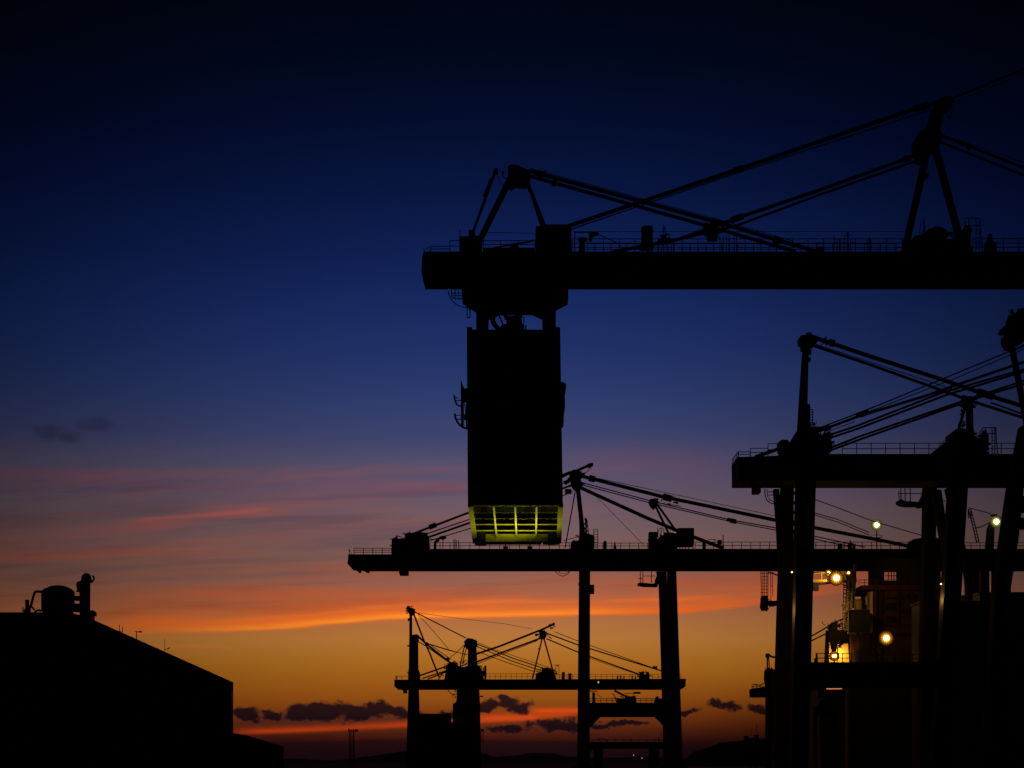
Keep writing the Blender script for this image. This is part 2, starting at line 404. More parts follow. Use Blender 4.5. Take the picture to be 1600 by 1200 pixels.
# grille on the sloping bottom
A0 = P(731, 789, dF); A1 = P(879.5, 789, dF); B0 = P(738.5, 848, dB); B1 = P(876.5, 848, dB)
gn = (A1 - A0).cross(B0 - A0).normalized()
if gn.z > 0: gn = -gn
cam = Vector((0, 0, CAMZ))
def on(px, py, off=0.0):
    r = P(px, py, 100.0) - cam; o = A0 + gn * off
    return cam + r * ((o - cam).dot(gn) / r.dot(gn))
def gbar(b, p, q, w, off, h):  # bar lying in the grille plane
    b.bar3(on(*p, off), on(*q, off), w, h)
b = MB(db)
for p, q in (((734.8, 789.5), (742.5, 846.5)), ((876.2, 789.5), (873.2, 846.5))):
    gbar(b, p, q, .42, .05, .35)
gbar(b, (738, 789.6), (875, 789.6), .12, .02, .2)
gbar(b, (759, 840.6), (856, 840.6), .68, .03, .25)
gbar(b, (742, 845.8), (760, 845.8), .7, .05, .2); gbar(b, (848, 846), (874, 846), .6, .05, .2)
fr = obj('grille_frame', b, 'yellow', hb)
for p, q in (((771, 789.8), (776.4, 842)), ((804.8, 789.8), (807, 840)), ((838.4, 789.8), (837.4, 842))):
    b = MB(db); gbar(b, p, q, .15, -.03, .3); obj('grille_bar', b, 'yellow', hb)
for y in (800.6, 810.2, 819.6, 829.2):
    b = MB(db); gbar(b, (738.5, y), (875.5, y), .09, -.05, .05); obj('grille_bar', b, 'yellow', hb)
def f(b):
    gbar(b, (752, 831), (862, 831), .5, -1.3, .08)
part('bottom_plate', db, f, 'yellow', hb)
b = MB(db); gbar(b, (747, 840.5), (759, 840.5), 1.3, .15, .5); gbar(b, (856, 840), (868, 840), 1.3, .15, .5)
gbar(b, (760, 846.5), (846, 846.5), .5, .1, .4)
obj('hanging_bracket', b, 'dark', hb)
# two lamps added under the box to light its grille
def area(name, loc, target, size, power, col, parent):
    l = bpy.data.lights.new(name, 'SPOT'); l.shadow_soft_size = size; l.spot_size = math.radians(172); l.spot_blend = .3; l.energy = power; l.color = col
    o = bpy.data.objects.new(name, l); C.objects.link(o)
    q = parent; o0 = Vector((0, 0, 0))
    while q is not None: o0 += q.location; q = q.parent
    o.parent = parent; o.location = loc - o0
    o.rotation_euler = (target - loc).to_track_quat('-Z', 'Y').to_euler(); return o
for (x, y, tx) in ((790, 850, 792), (828, 850, 820)):
    pos = on(x, y, 2.0)
    b = MB(db); q = pos + Vector((0, .02, -.32))
    b.bar3(q - Vector((.22, 0, 0)), q + Vector((.22, 0, 0)), .22, .22)
    b.bar3(q, on(x, 846, .1) + Vector((0, .1, 0)), .1, .1)
    fl = obj('floodlight', b, 'dark', hb)  # added housing for the grille light, no such fixture is seen
    area('grille_fill_light', pos, on(tx, 811, 0), .025, 200, (.9, 1.0, .25), hb)

# ================================================================== CRANE 2 (middle, behind the box)
d = 340.0
c2 = thing('gantry_crane', ground_at(975, d), 'crane behind the hanging box with a very long low girder on straight legs', 'crane', GC)
def f(b):
    b.poly([(544, 866), (543.5, 876), (542.4, 880), (549, 887.5), (576, 889), (1700, 889), (1700, 857.5), (672, 857.5), (668, 866)], 0, 4.6)
    b.rect(577, 886.4, 1700, 887.6, -.15, .25); b.rect(672, 859.5, 1700, 860.6, -.12, .2)
    for k in range(38): b.rect(690 + 27 * k, 861, 691 + 27 * k, 886, -.08, .12)
    b.poly([(552, 887), (565, 887), (564, 894), (561, 895)], 1, 1.2); b.poly([(563, 888), (577, 888), (577, 895), (572, 894)], 2, 1.2)
    b.poly([(622, 886), (637.5, 886), (637.5, 897.5), (624, 897.5)], .8, 3)
g2 = part('boom_girder', d, f, 'steel', c2)
def f(b):
    b.rail(553, 612, 856.5, 866, 14, 2, .2, 1.1); b.bar((545.5, 858), (545.5, 866), 1.2, .2); b.line([(546, 859), (549.5, 866)], 1, .2)
    b.rail(672, 905, 848, 857.5, 15.2, 1, .2, 1.0); b.rail(928, 1012, 848.5, 857.5, 14.5, 1, .2, 1.0)
    b.rail(1086, 1420, 847, 857.5, 14.3, 1, .2, 1.0); b.rail(1475, 1700, 848, 857.5, 14.3, 1, .2, 1.0)
    for x in (709, 711, 713, 716): b.bar((x, 842 + x % 3), (x, 857), 1.2, .4)
pieces('railing', d, f, 'rope', g2)
def f(b):
    b.poly([(611.5, 866.5), (612, 842), (615, 840.5), (620, 838.5), (621, 842), (632, 841.5), (633, 834), (637, 832), (648, 832.5), (655, 831), (667, 832.5), (669.5, 838), (670, 858), (668, 866.5)], .2, 4)
    b.clutter(640, 842, 30, 10, 24, .2, 3, .8); b.clutter(617, 850, 7, 10, 10, .2, 2, .8); b.rect(609, 851.5, 613, 853, .3, .6); b.rect(619, 837.5, 621, 842, .5, .6); b.bar((640, 830), (640, 834), 1.2, .5)
part('machinery_house', d, f, 'dark', c2)
def f(b):
    b.poly([(677.5, 858), (678, 846), (682, 843), (686, 843), (686.5, 845), (682, 847.5), (681.5, 858)], .6, .8)
    b.poly([(683, 844), (687, 838), (695, 836.5), (698, 840), (693, 843), (688, 842)], .6, .7); b.bar((692, 842), (692, 857), 1.2, .6)
    b.bar((671, 842), (684, 843), 1.2, .6)
pieces('deck_davit', d, f, 'steel', c2)
d2 = d
T = lambda pts, w, dy, pins=(): tie(c2, 'tie_bar', pts, w, dy, pins, d2)
T([(892, 737), (731, 801.5), (639, 836.5)], 3.2, .5, [(676, 822, 12)])
T([(895, 750), (735, 811), (664, 835)], 1.6, .5); T([(896, 757), (735, 816.5), (662, 842)], 3.0, 3.8)
T([(895, 768), (876, 776), (740, 824), (668, 846)], 1.4, 3.8)
T([(625, 842), (660, 834)], 1.2, .5)
T([(909, 744), (1035, 776), (1220, 814.5), (1380, 845), (1436, 857)], 5.2, .5, [(1043, 778, 14), (925, 748, 10)])
T([(909, 742), (1240, 812)], .8, 1.5)
T([(909, 754), (1018, 783), (1140, 812), (1213, 825), (1352, 855)], 1.6, .5, [(1143, 813, 14)])
T([(907, 757), (1017, 786), (1140, 814.5), (1213, 828.5), (1330, 855)], 1.5, 3.8, [(1146, 815, 10)])
T([(907, 762), (1009, 808.5), (1060, 830), (1131, 857)], 5.2, 2.2)
T([(915, 763), (937, 781), (1006, 852)], .7, 2.0)
def f(b):
    b.bar((903, 764), (911.5, 840), 6.8, .8, 1); b.bar((898.5, 769), (883, 856), 1.9, 3); b.bar((905, 764), (907, 838), 3, 3.4, .6)
mm = part('main_mast', d, f, 'steel', c2)
def f(b):
    b.poly([(890, 741), (893, 735), (898, 733.5), (904, 736), (911, 739), (914, 738), (914, 741), (908, 745), (908, 752), (911, 755), (909, 759), (906, 763), (901, 765), (896, 761), (893, 754)], .4, 3.2)
    b.clutter(901, 749, 12, 14, 26, .4, 3, .8); b.wheel(897, 741, 5, .1, .4); b.wheel(900, 755, 5.5, .1, .4)
    b.bar((894, 739), (919, 727.5), 4.2, 1.2); b.poly([(917, 726), (921, 723.5), (927, 723), (927, 727), (924, 729), (919, 730)], 1, 1.0)
    b.line([(922, 729), (919.5, 735), (914, 740)], 1.1, 1.2); b.line([(924, 728), (923, 733)], 1.0, 1.2)
    b.line([(878, 746), (888, 741), (896, 736)], 2.4, 1.0); b.poly([(880, 752), (890, 748), (893, 751), (884, 757)], 1.4, .8)
    b.rect(883, 764, 893, 771, 1.2, .8)
part('sheave_block', d, f, 'steel', mm)
def f(b):
    b.poly([(892, 858), (892.5, 847), (897, 844), (903, 845), (906, 839), (912, 836), (914, 832), (920, 834), (928, 836), (929, 841), (928, 850), (928, 858)], .3, 4.2)
    for k in range(7): b.wheel(915 + (k % 2) * 1.5, 811 + 3.6 * k, 2.1, .8, .5, 8)
    b.bar((914, 809), (917, 836), 1.2, .9); b.bar((917, 811), (920, 836), 1.2, .9)
    b.ladder(927.5, 934, 827, 857, 4, .8); b.bar((906, 824), (906, 850), 1.2, .4); b.line([(880, 845), (905, 838)], 1.0, .6)
    b.clutter(912, 845, 17, 11, 30, .3, 4, .8); b.wheel(897, 851, 5, -.2, .6); b.rect(943, 847, 948, 858, .4, .8); b.wheel(945.5, 847, 2.4, .4, .8, 10)
    b.poly([(958.5, 858), (959.5, 851), (960, 847), (961.5, 847), (962, 851), (963.5, 858)], .5, .5)
pieces('hoist_machinery', d, f, 'dark', c2)
def f(b):
    b.bar((1022, 786), (1045, 834), 3.3, .6); b.bar((1026, 787), (1056, 829), 3.2, 3.4)
    b.poly([(1014.5, 782), (1017, 779.5), (1027, 779), (1029, 784), (1026, 790), (1023, 794), (1018, 789)], .4, 3.2)
    b.clutter(1022, 785, 8, 7, 14, .4, 3, .7); b.clutter(1045, 783, 16, 6, 12, .4, 1, .7); b.wheel(1020, 783.5, 4.5, .1, .4); b.line([(1036, 773), (1037.5, 771), (1054, 776)], .9, .6)
    b.line([(1032, 786), (1040, 788), (1052, 789), (1064, 791)], 1.0, .8)
pieces('rear_mast', d, f, 'steel', c2)
def f(b):
    b.rect(1014.3, 831, 1027, 858, .3, 2.4); b.rect(1012.5, 842, 1014.6, 844.5, .5, .6)
    b.clutter(1044, 845, 18, 13, 24, .5, 3, .8); b.poly([(1026, 858), (1027, 842), (1032, 838), (1037, 835), (1042, 832), (1050, 832), (1058, 834), (1060, 846), (1058, 858)], .5, 3.4)
    b.tube([(1028, 840), (1028.5, 828), (1034, 824), (1037, 827), (1037.5, 838)], 1.0, .6, 6, 1); b.bar((1033, 825), (1033, 838), 1, .6); b.bar((1027.5, 824), (1027.5, 840), 1, .6)
pieces('winch', d, f, 'dark', c2)
def f(b):
    b.rect(1059.5, 824.8, 1084.6, 851.5, .2, 4)
    for x in (1062, 1066, 1071, 1076, 1083): b.bar((x, 850), (x, 858), 1.2, .5)
pieces('electrical_house', d, f, 'dark', c2)
def f(b):
    b.rect(1121.5, 843.5, 1128, 850.5, .5, 1); b.bar((1124.5, 850), (1124.5, 858), 1.2, .6); b.bar((1130, 835.5), (1130, 858), 1.3, .6)
    b.rect(1098, 845, 1103, 858, .6, .8); b.line([(1086, 838), (1093, 840), (1094, 846)], 1.1, .6); b.bar((1106, 843), (1118, 843), 1, .6); b.bar((1117, 842), (1117, 850), 1.2, .6)
    b.rect(1310, 849, 1316.5, 858, .4, 1); b.rect(1326, 848, 1332, 858, .4, 1); b.poly([(1334, 858), (1334, 851), (1337, 848.5), (1337, 858)], .4, 1); b.bar((1328.5, 844), (1328.5, 850), 1.6, .5)
    b.bar((1320, 846), (1320, 857), 1, .5)
pieces('control_cabinet', d, f, 'dark', c2)
def f(b): b.poly([(1424, 858), (1425, 845), (1428, 842), (1440, 840.5), (1452, 839), (1462, 839.5), (1470, 842), (1473, 848), (1473, 858)], .4, 4); b.rect(1417, 856, 1480, 858, .2, 4.4)
part('rear_machinery_house', d, f, 'dark', c2)
yg = toground(0, d)
def legquad(b, tl, tr, bl, br, dy, dep): b.poly([tl, tr, br, bl], dy, dep)
def leg(parent, dd, quad, dy, dep, bogie=True):
    def f(b):
        legquad(b, *quad, dy, dep)
        if bogie:
            x0, x1 = quad[2][0] - 6, quad[3][0] + 6; yb = toground(0, dd + dy)
            b.rect(x0, yb - 14, x1, yb - 1, dy + .1, dep - .2)
    return part('leg', dd, f, 'steel', parent)
l1 = leg(c2, d, ((905.3, 880), (922.2, 880), (902, yg), (921.4, yg)), -1.9, 1.8)
def f(b):
    b.rect(921, 913.5, 928.5, 927.5, -1.4, 1.2); b.rect(903.5, 911, 906, 913.5, -1.6, .8)
pieces('junction_box', d, f, 'dark', l1)
leg(c2, d, ((908.3, 893), (921, 893), (904, yg - 1), (921, yg - 1)), 10, 1.8)
leg(c2, d, ((1043, 880), (1056.5, 880), (1049, yg), (1067.5, yg)), -1.9, 1.8)
leg(c2, d, ((1029.5, 893), (1041.6, 893), (1038.8, yg - 1), (1053, yg - 1)), 12, 1.8)
def f(b):
    b.poly([(917, 1098), (1045, 1098), (1045, 1135.5), (1039, 1135.5), (1023.5, 1120.5), (938, 1120.5), (921, 1138), (917, 1138)], -1.6, 1.5)
pb = part('portal_beam', d, f, 'steel', c2)
def f(b):
    b.rail(921, 1036, 1091.5, 1098, 9, 1, -1.4, .9); b.rect(925.5, 1082, 930, 1098, -1.2, .8); b.bar((922, 1080), (934, 1080), 1.4, -1)
    b.bar((960, 1079), (985, 1092), 3.0, -.6); b.line([(932, 1084), (940, 1090)], .8, -1); b.line([(957, 1083), (963, 1092)], 1.2, -1)
    b.clutter(980, 1093, 18, 6, 24, -1.2, 1.5, .7); b.poly([(963, 1098), (964, 1092), (968, 1091), (976, 1092), (978, 1087), (983, 1088), (987, 1091), (990, 1086), (993, 1088), (995, 1098)], -1.2, 1.2)
    b.rect(990, 1081, 1001, 1084, -1, .8); b.bar((975, 1083.5), (992, 1083.5), 1, -.8); b.poly([(1022, 1098), (1024, 1091), (1026, 1088), (1029, 1088), (1030, 1092), (1035, 1092), (1035, 1098)], -1.2, 1.2)
part('winch_deck', d, f, 'dark', pb)
def f(b):
    b.rect(921, 1159.5, 1040, 1170, 12.5, 1.4); b.poly([(922, 1170), (926, 1170), (926, 1172), (918, 1180)], 12.5, 1.2)
    b.rect(928, 1170, 942, yg - 1, 12.6, 1.2); b.rect(1014, 1170, 1030, yg - 1, 12.6, 1.2)
    b.line([(933, 1155), (940, 1153), (950, 1159)], 1, 12.6); b.rail(925, 1036, 1156, 1160, 12, 0, 12.6, .8); b.bar((1029, 1151), (1029, 1160), 1, 12.6)
part('sill_beam', d, f, 'steel', c2)
def f(b):
    b.poly([(997, 911), (1001, 910), (1020, 912), (1028, 908), (1028, 916), (1006, 915.5), (998, 914)], -1, 2.4)
    for x in (1000.5, 1004.5, 1018): b.bar((x, 893), (x, 911), 1.2, -.8)
    b.bar((1005, 900), (1024, 900), 1.0, -.8); b.bar((997, 904), (1005, 904), 1.0, -.8)
    b.poly([(1024, 906), (1027, 898), (1026, 893), (1031, 893), (1031, 912), (1024, 912)], -.9, 1.6)
part('hanging_platform', d, f, 'dark', c2)
def f(b):
    b.tube([(868, 893), (871, 897), (879, 901), (887, 897.5), (890, 893)], 1.1, 2.0, 6, 2); b.tube([(872, 893), (876, 896), (884, 896.5), (889, 893)], .9, 2.2, 6, 1)
part('festoon_cable', d, f, 'rope', c2)
def f(b):
    for x in (1188.5, 1192, 1194.5, 1198, 1200): b.bar((x, 889), (x + (1.5 if x < 1190 else 0), 933), 1.0, 1.0 + (x % 2))
    for y in range(896, 932, 5): b.bar((1188.6, y), (1200, y), .8, 1.2)
    b.poly([(1190.5, 932), (1194, 930.5), (1199.5, 931), (1200.5, 936), (1200, 953), (1196, 953), (1192, 954), (1189.5, 948)], .6, 2)
    b.poly([(1199, 939), (1204, 938), (1209, 939), (1214, 938), (1214, 946), (1207, 947), (1200, 945)], .8, 1.4)
    b.bar((1204, 889), (1204.5, 938), .9, 1.2); b.bar((1206.5, 889), (1207.5, 932), .9, 1.2); b.bar((1204, 915), (1207.5, 916), .9, 1.2)
    b.line([(1200, 895), (1207, 895.5), (1217, 900)], 2.0, 1.0); b.clutter(1196, 943, 7, 11, 24, .6, 2, .7); b.clutter(1207, 943, 7, 4, 10, .8, 1, .7)
part('hook_block', d, f, 'dark', c2)
for q, dy in ((((1518.5, 889), (1531, 889), (1520, yg), (1532, yg)), -1.5), (((1534.5, 889), (1546, 889), (1535, yg), (1547, yg)), 6), (((1552, 889), (1580, 889), (1551, yg), (1577, yg)), 2)):
    leg(c2, d, q, dy, 1.6)

# ================================================================== CRANE 3 (right, tall paired legs)
d = 235.0
c3 = thing('gantry_crane', ground_at(1370, d), 'crane on the right with thick paired legs, blunt girder end and slim mast', 'crane', GC)
def f(b):
    near = [P(1152.5, 714, d), P(1216, 712, d), P(1217, 709.3, d), P(2200, 709.3, d), P(2200, 751, d), P(1153, 751, d)]
    b.prism(near, 6.6)
    b.rect(1275, 747.5, 1800, 749, -.15, .25); b.rect(1217, 711.3, 1800, 712.4, -.12, .2)
    for k in range(20): b.rect(1290 + 31 * k, 713, 1291.2 + 31 * k, 747, -.08, .12)
    b.rect(1178, 750, 1189, 769, 3, 2.5)
g3 = part('boom_girder', d, f, 'steel', c3)
def f(b):
    b.rail(1154, 1172, 706, 714, 17, 1, .2, 1.2); b.rail(1172.5, 1200, 700.5, 713, 28, 1, .2, 1.2); b.rail(1200, 1218, 693.3, 712, 17, 1, .2, 1.2)
    b.rail(1316, 1700, 692.6, 709.3, 22.5, 1, .2, 1.2)
    A, B_ = P(1153, 706, d + .2), P(1153, 706, d + 6.4); B_.x = A.x; B_.z = A.z
    for o in (0, -.55): b.bar3(A + Vector((0, 0, o)), B_ + Vector((0, 0, o)), .07, .07)
    for k in range(5): p = A.lerp(B_, k / 4); b.bar3(p, p - Vector((0, 0, .95)), .07, .07)
pieces('railing', d, f, 'rope', g3)
yg = toground(0, d)
la = leg(c3, d, ((1249, 672), (1277, 676), (1236.5, yg), (1262.5, yg)), -4.2, 2.4)
leg(c3, d, ((1223.5, 735), (1240.6, 735), (1209, yg - 2), (1237.6, yg - 2)), 10.5, 2.4)
lb = leg(c3, d, ((1492, 677), (1518, 677), (1456, yg), (1484, yg)), -4.2, 2.4)
leg(c3, d, ((1447.5, 745), (1464.5, 745), (1437, yg - 2), (1455, yg - 2)), 10.5, 2.4)
def f(b):
    b.bar((1216, 735), (1250, 690), 20, -3.4, 1.6)
    b.poly([(1218, 705), (1217, 690), (1222, 686.5), (1231, 687), (1234, 692), (1242, 679), (1247, 671), (1252, 668), (1256, 675), (1240, 706), (1226, 708)], -1, 2)
part('knee_brace', d, f, 'steel', c3)
def f(b):
    b.poly([(1250, 715), (1250, 674), (1256, 668), (1262, 666), (1276, 669), (1279, 676), (1284, 680), (1290, 676), (1298, 678), (1298, 688), (1301, 693), (1299, 706), (1288, 711), (1288, 715)], -1.7, 6)
    b.clutter(1284, 688, 19, 18, 46, -1.7, 6); b.clutter(1268, 668, 16, 6, 16, -1.5, 2); b.wheel(1291, 682, 6, -2, .5); b.wheel(1296, 700, 5, -2, .5); b.wheel(1273, 671, 5, -2, .5)
    b.rail(1264, 1286, 667, 672, 7, 0, -1.5, 1)
pieces('mast_base', d, f, 'dark', c3)
def f(b):
    b.poly([(1256, 538), (1264, 538), (1262.5, 600), (1261, 672), (1247, 674), (1251, 610)], -.4, 1.2)
    b.bar((1262.5, 632), (1262, 672), 5, .4, .8)
    b.rect(1263, 546, 1268, 553, 0, .8); b.rect(1262, 558, 1267, 564, 0, .8); b.bar((1268, 543), (1267, 552), 1.2, .2)
ms = part('main_mast', d, f, 'steel', c3)
def f(b):
    b.poly([(1250.5, 525), (1253, 523.5), (1258, 525), (1261, 521), (1268, 521), (1274, 526), (1280, 529), (1276, 536), (1270, 539), (1266, 543), (1255, 544), (1255, 537), (1250.5, 534)], -.8, 2.4)
    b.clutter(1264, 530, 13, 8, 26, -.8, 2.4); b.clutter(1290, 533, 10, 5, 6, 0, 1); b.line([(1259, 522), (1264, 519.5), (1268, 521)], 1.4, 0); b.line([(1276, 529), (1279, 524)], 1, 0); b.line([(1286, 532), (1293, 532), (1299, 534)], 1, 0)
part('sheave_block', d, f, 'steel', ms)
def f(b):
    b.ladder(1264, 1270, 640, 672, 4, 1.2, 1.4); b.ladder(1254, 1258, 600, 660, 5, -.7, 1)
    b.line([(1262, 634), (1265, 634), (1265, 670)], 2.2, 1.0)
pieces('cage_ladder', d, f, 'rope', c3)
T = lambda pts, w, dy, pins=(): tie(c3, 'tie_bar', pts, w, dy, pins, 235.0)
T([(1268, 526), (1360, 557), (1470, 592.5), (1539, 616), (1835.7, 710)], 5.8, .2, [(1540, 616, 26), (1300, 536, 8)])
T([(1268, 539), (1360, 570), (1470, 609.5), (1522, 628), (1776.6, 710)], 4.2, 4.8, [(1512, 624, 20)])
T([(1275, 538), (1461, 599), (1500, 612)], 1.2, 2)
T([(1548, 629), (1773.8, 710)], 2.4, 2)
T([(1180, 714), (1217.5, 701)], 5.5, 1.0)
T([(1274, 671), (1353, 641), (1474, 591.5), (1580, 548), (2000, 352.0)], 2.0, -1, [(1345, 646, 16)])
T([(1280, 674), (1353, 645), (1492, 591.5), (1585, 552), (2000, 363.4)], 1.4, 4)
T([(1276, 675), (1340, 651), (1448, 618), (1509, 596.5), (2000, 429.7)], 4.2, -1, [(1351, 646, 14), (1293, 669, 8)])
T([(1292, 681), (1340, 665), (1474, 613), (1600, 577), (2000, 447.0)], 3.2, -1)
T([(1292, 686), (1340, 670), (1479, 617), (1600, 580.5), (2000, 475.5)], 3.4, 4)
T([(1297, 700), (1340, 683), (1509, 625), (1600, 595), (2000, 465.0)], 3.2, -1)
T([(1297, 704), (1340, 688), (1531, 620.5), (1600, 600), (2000, 480.0)], 3.4, 4)
T([(1278, 682), (1310, 668), (1336, 659)], 1.2, 2)
def f(b):
    b.poly([(1512, 626), (1519, 624), (1520, 674), (1512.5, 674)], -.4, 1); b.bar((1509, 632), (1498, 671), 4.2, 2.4); b.line([(1504, 640), (1503, 652), (1497, 665)], 1.6, .2)
    b.poly([(1505, 628), (1508, 622), (1516, 618), (1524, 621), (1522, 629), (1512, 632)], -.6, 2.6); b.clutter(1516, 628, 12, 9, 22, -.4, 2.6); b.clutter(1508, 650, 6, 18, 16, 0, 2)
    b.bar((1520, 640), (1520.5, 672), 1.2, .6)
pieces('rear_mast', d, f, 'steel', c3)
def f(b):
    b.poly([(1457, 711), (1470, 697), (1484, 686), (1493, 678), (1493, 671), (1498, 668), (1508, 670), (1522, 670), (1523, 682), (1530, 684), (1532, 690), (1534, 692), (1540, 693), (1544, 700), (1540, 705), (1524, 706), (1524, 711)], -1.8, 5.6)
    b.line([(1466, 698), (1480, 684), (1494, 672)], 1.0, -1.8); b.rect(1530, 706, 1546, 707.6, -1, 3)
    for x in (1530, 1534, 1545): b.bar((x, 700), (x, 710), 1.2, -1)
    b.clutter(1512, 684, 20, 16, 22, -1.5, 4); b.clutter(1534, 698, 12, 9, 14, -1, 3); b.rect(1535, 678, 1545, 703, 0, 1.4); b.rect(1537, 672, 1542, 680, .2, 1)
pieces('hoist_machinery', d, f, 'dark', c3)
def f(b):
    b.line([(1531, 695), (1531, 676), (1536, 668.5), (1556, 668), (1557, 690), (1559, 710)], 1.4, -1); b.ladder(1550, 1554.5, 668, 709, 5, -1, 1.2); b.bar((1540, 668), (1540, 690), 1.2, -1); b.bar((1532, 677), (1556, 677), 1.1, -1)
pieces('cage_ladder', d, f, 'rope', c3)
for dy in (-4.2, 8):
    part('tower_leg', d, lambda b: b.poly([(1992, 340), (2010, 340), (2020, toground(0, d)), (1982, toground(0, d))], dy, 2.0), 'steel', c3)
part('tower_beam', d, lambda b: b.rect(1993, 344, 2009, 360, -2.2, 10.2), 'steel', c3)
def f(b): b.poly([(1458, 765), (1471, 765), (1484, 850), (1484, 900), (1478, 900), (1473, 855)], 1.5, 1.4)
pieces('brace', d, f, 'steel', c3)
def f(b): b.poly([(1503, 850), (1508, 850), (1518, 905), (1520, 935), (1513, 935), (1510, 905)], 1.5, 1.4); b.poly([(1483, 763), (1487, 763), (1485, 790), (1479, 763)], 1.5, 1.4)
pieces('brace', d, f, 'steel', c3)
def f(b):
    b.poly([(1209.5, 764), (1217.5, 764), (1222.5, 815), (1222, 880), (1217, 880), (1214, 815)], 8, 1.4)
    b.line([(1219, 772), (1222, 776), (1219, 781), (1222, 787)], 1.6, 8); b.bar((1221, 764), (1224, 860), 1.0, 8.4)
    for k in range(7): b.rect(1240.5, 768 + 15 * k, 1245.5, 772 + 15 * k, 8, .8)
    b.bar((1243, 764), (1239.5, 900), 1.8, 8)
part('lift_shaft', d, f, 'dark', c3)
def f(b):
    b.tube([(1195, 764), (1195.5, 775), (1199, 783), (1206, 787), (1211, 787)], 1.6, 3, 6, 2); b.tube([(1198.5, 764), (1199, 774), (1202, 781), (1209, 784)], 1.2, 3, 6, 1)
    for y in (768.5, 773.5): b.bar((1200, y), (1210, y), 1.2, 3)
part('cable_loop', d, f, 'rope', c3)
def f(b):
    b.poly([(1405, 781), (1408, 779), (1414, 783), (1420, 783), (1432, 784), (1438, 784), (1444, 776), (1448, 776), (1448, 790), (1440, 791), (1436, 789), (1420, 789), (1412, 788), (1406, 785)], -1, 2.4)
    for x in (1407.5, 1414, 1422, 1442): b.bar((x, 763), (x + .5, 784), 1.4, -.8)
    b.bar((1405, 771), (1445, 771), 1.2, -.8); b.bar((1404, 767), (1405, 780), 1.2, -.8); b.tube([(1442, 766), (1440, 777), (1436, 783)], 2.0, -.8, 6, 1)
    b.rect(1446, 764, 1454, 790, -.6, 1.8)
    for x in (1417, 1420, 1424): b.bar((x, 789), (x, 792), 1.2, -.5)
part('hanging_platform', d, f, 'dark', c3)
def f(b):
    b.rect(1240, 1036, 1486, 1074.5, -3.9, 2.0); b.rect(1240, 1034.6, 1486, 1036.5, -4.4, 3)
    b.poly([(1258, 1074), (1258, 1092), (1274, 1074)], -3.6, 1.4); b.poly([(1468, 1074), (1484, 1074), (1484, 1092)], -3.6, 1.4)
p3 = part('portal_beam', d, f, 'steel', c3)
part('tie_beam', d, lambda b: b.rect(1208, 1050, 1240, 1085, 11, 1.6), 'steel', c3)
def f(b):
    b.rail(1277, 1330, 1021, 1035, 13, 1, -3, 1.0); b.rail(1330, 1440, 1022, 1035, 14, 1, -3, .9); b.poly([(1261, 1035), (1260, 1023), (1264, 1024), (1267, 1027), (1268, 1031), (1266, 1035)], -3.2, 1)
    b.rect(1274, 1028, 1278, 1035, -3, 1); b.bar((1275, 1019), (1275, 1035), 1.0, -3)
pieces('railing', d, f, 'dark', p3)
T = lambda pts, w, dy: obj('cable', (lambda b: (b.line(pts, w, dy), b)[1])(MB(235.0)), 'rope', c3)
T([(1269, 779), (1300, 790), (1363, 814), (1440, 836.5)], 1.3, 3); T([(1268, 800), (1310, 812), (1358, 832)], 1.3, 3); T([(1268, 803), (1310, 816), (1358, 836)], 1.2, 3.6)
T([(1474, 782), (1486, 786)], 1.2, 3); T([(1512, 793), (1548, 802.5)], 1.2, 3)
def f(b): b.ladder(1513, 1517, 796, 810, 4, 0, 1.4); b.line([(1513, 796), (1520, 822), (1526, 848)], 1.6, 0); b.line([(1517, 796), (1524, 822), (1530, 848)], 1.4, 0); [b.bar((1514.5 + k * 1.3, 800 + 5 * k), (1518.5 + k * 1.3, 800 + 5 * k), 1.2, 0) for k in range(10)]
part('stair', d, f, 'rope', c3)

# ================================================================== CRANE 4 (small, distant)
d = 690.0
c4 = thing('gantry_crane', ground_at(700, d), 'small distant crane under the orange cloud streak with two stubby towers', 'crane', GC)
def f(b):
    b.poly([(616, 1062), (616, 1072.5), (622, 1077.5), (1064, 1077.5), (1071, 1073), (1072, 1060.5)], 0, 3.2)
    b.poly([(629, 1076), (636, 1076), (636, 1083.5), (630, 1083)], 1, 1.5)
g4 = part('boom_girder', d, f, 'steel', c4)
def f(b):
    b.rail(618, 638, 1056.5, 1061.5, 8, 0, .2, .8); b.rail(757, 832, 1052.5, 1061, 8.5, 1, .2, .6); b.rail(868, 1064, 1054, 1061, 9, 1, .2, .6)
    b.bar((620, 1057), (620, 1062), 1.6, .3)
pieces('railing', d, f, 'rope', g4)
yg = toground(0, d)
def f(b):
    b.poly([(639.3, 1000), (639.6, 955), (643.6, 955), (643.6, 993), (653, 993), (653.5, 1062), (655, 1100), (655.5, yg), (634, yg), (638, 1080)], -1, 2.2)
    b.clutter(649, 995, 5, 5, 10, -1, 2, .6); b.clutter(646, 1050, 10, 9, 12, -1, 3, .6); b.poly([(637.5, 1062), (638, 1046), (640, 1043), (654, 1047), (656, 1052), (656, 1062)], -1.2, 3.4)
t4 = part('tower_leg', d, f, 'steel', c4)
def f(b):
    b.poly([(634.5, 951), (636, 947), (639, 946.5), (640, 949.5), (643, 949.5), (648, 952), (648.5, 957), (646, 961), (640, 962), (638, 957)], -1.2, 2.4)
    b.clutter(641, 954, 7, 7, 22, -1, 2.4, .6); b.rect(637, 966, 640, 970, -.6, 1); b.rect(636, 1008, 640, 1010, -.6, 1); b.poly([(643, 992), (650, 991), (654, 993), (654, 1002), (646, 1002)], -1.2, 3)
pieces('sheave_block', d, f, 'steel', t4, None, False, .3)
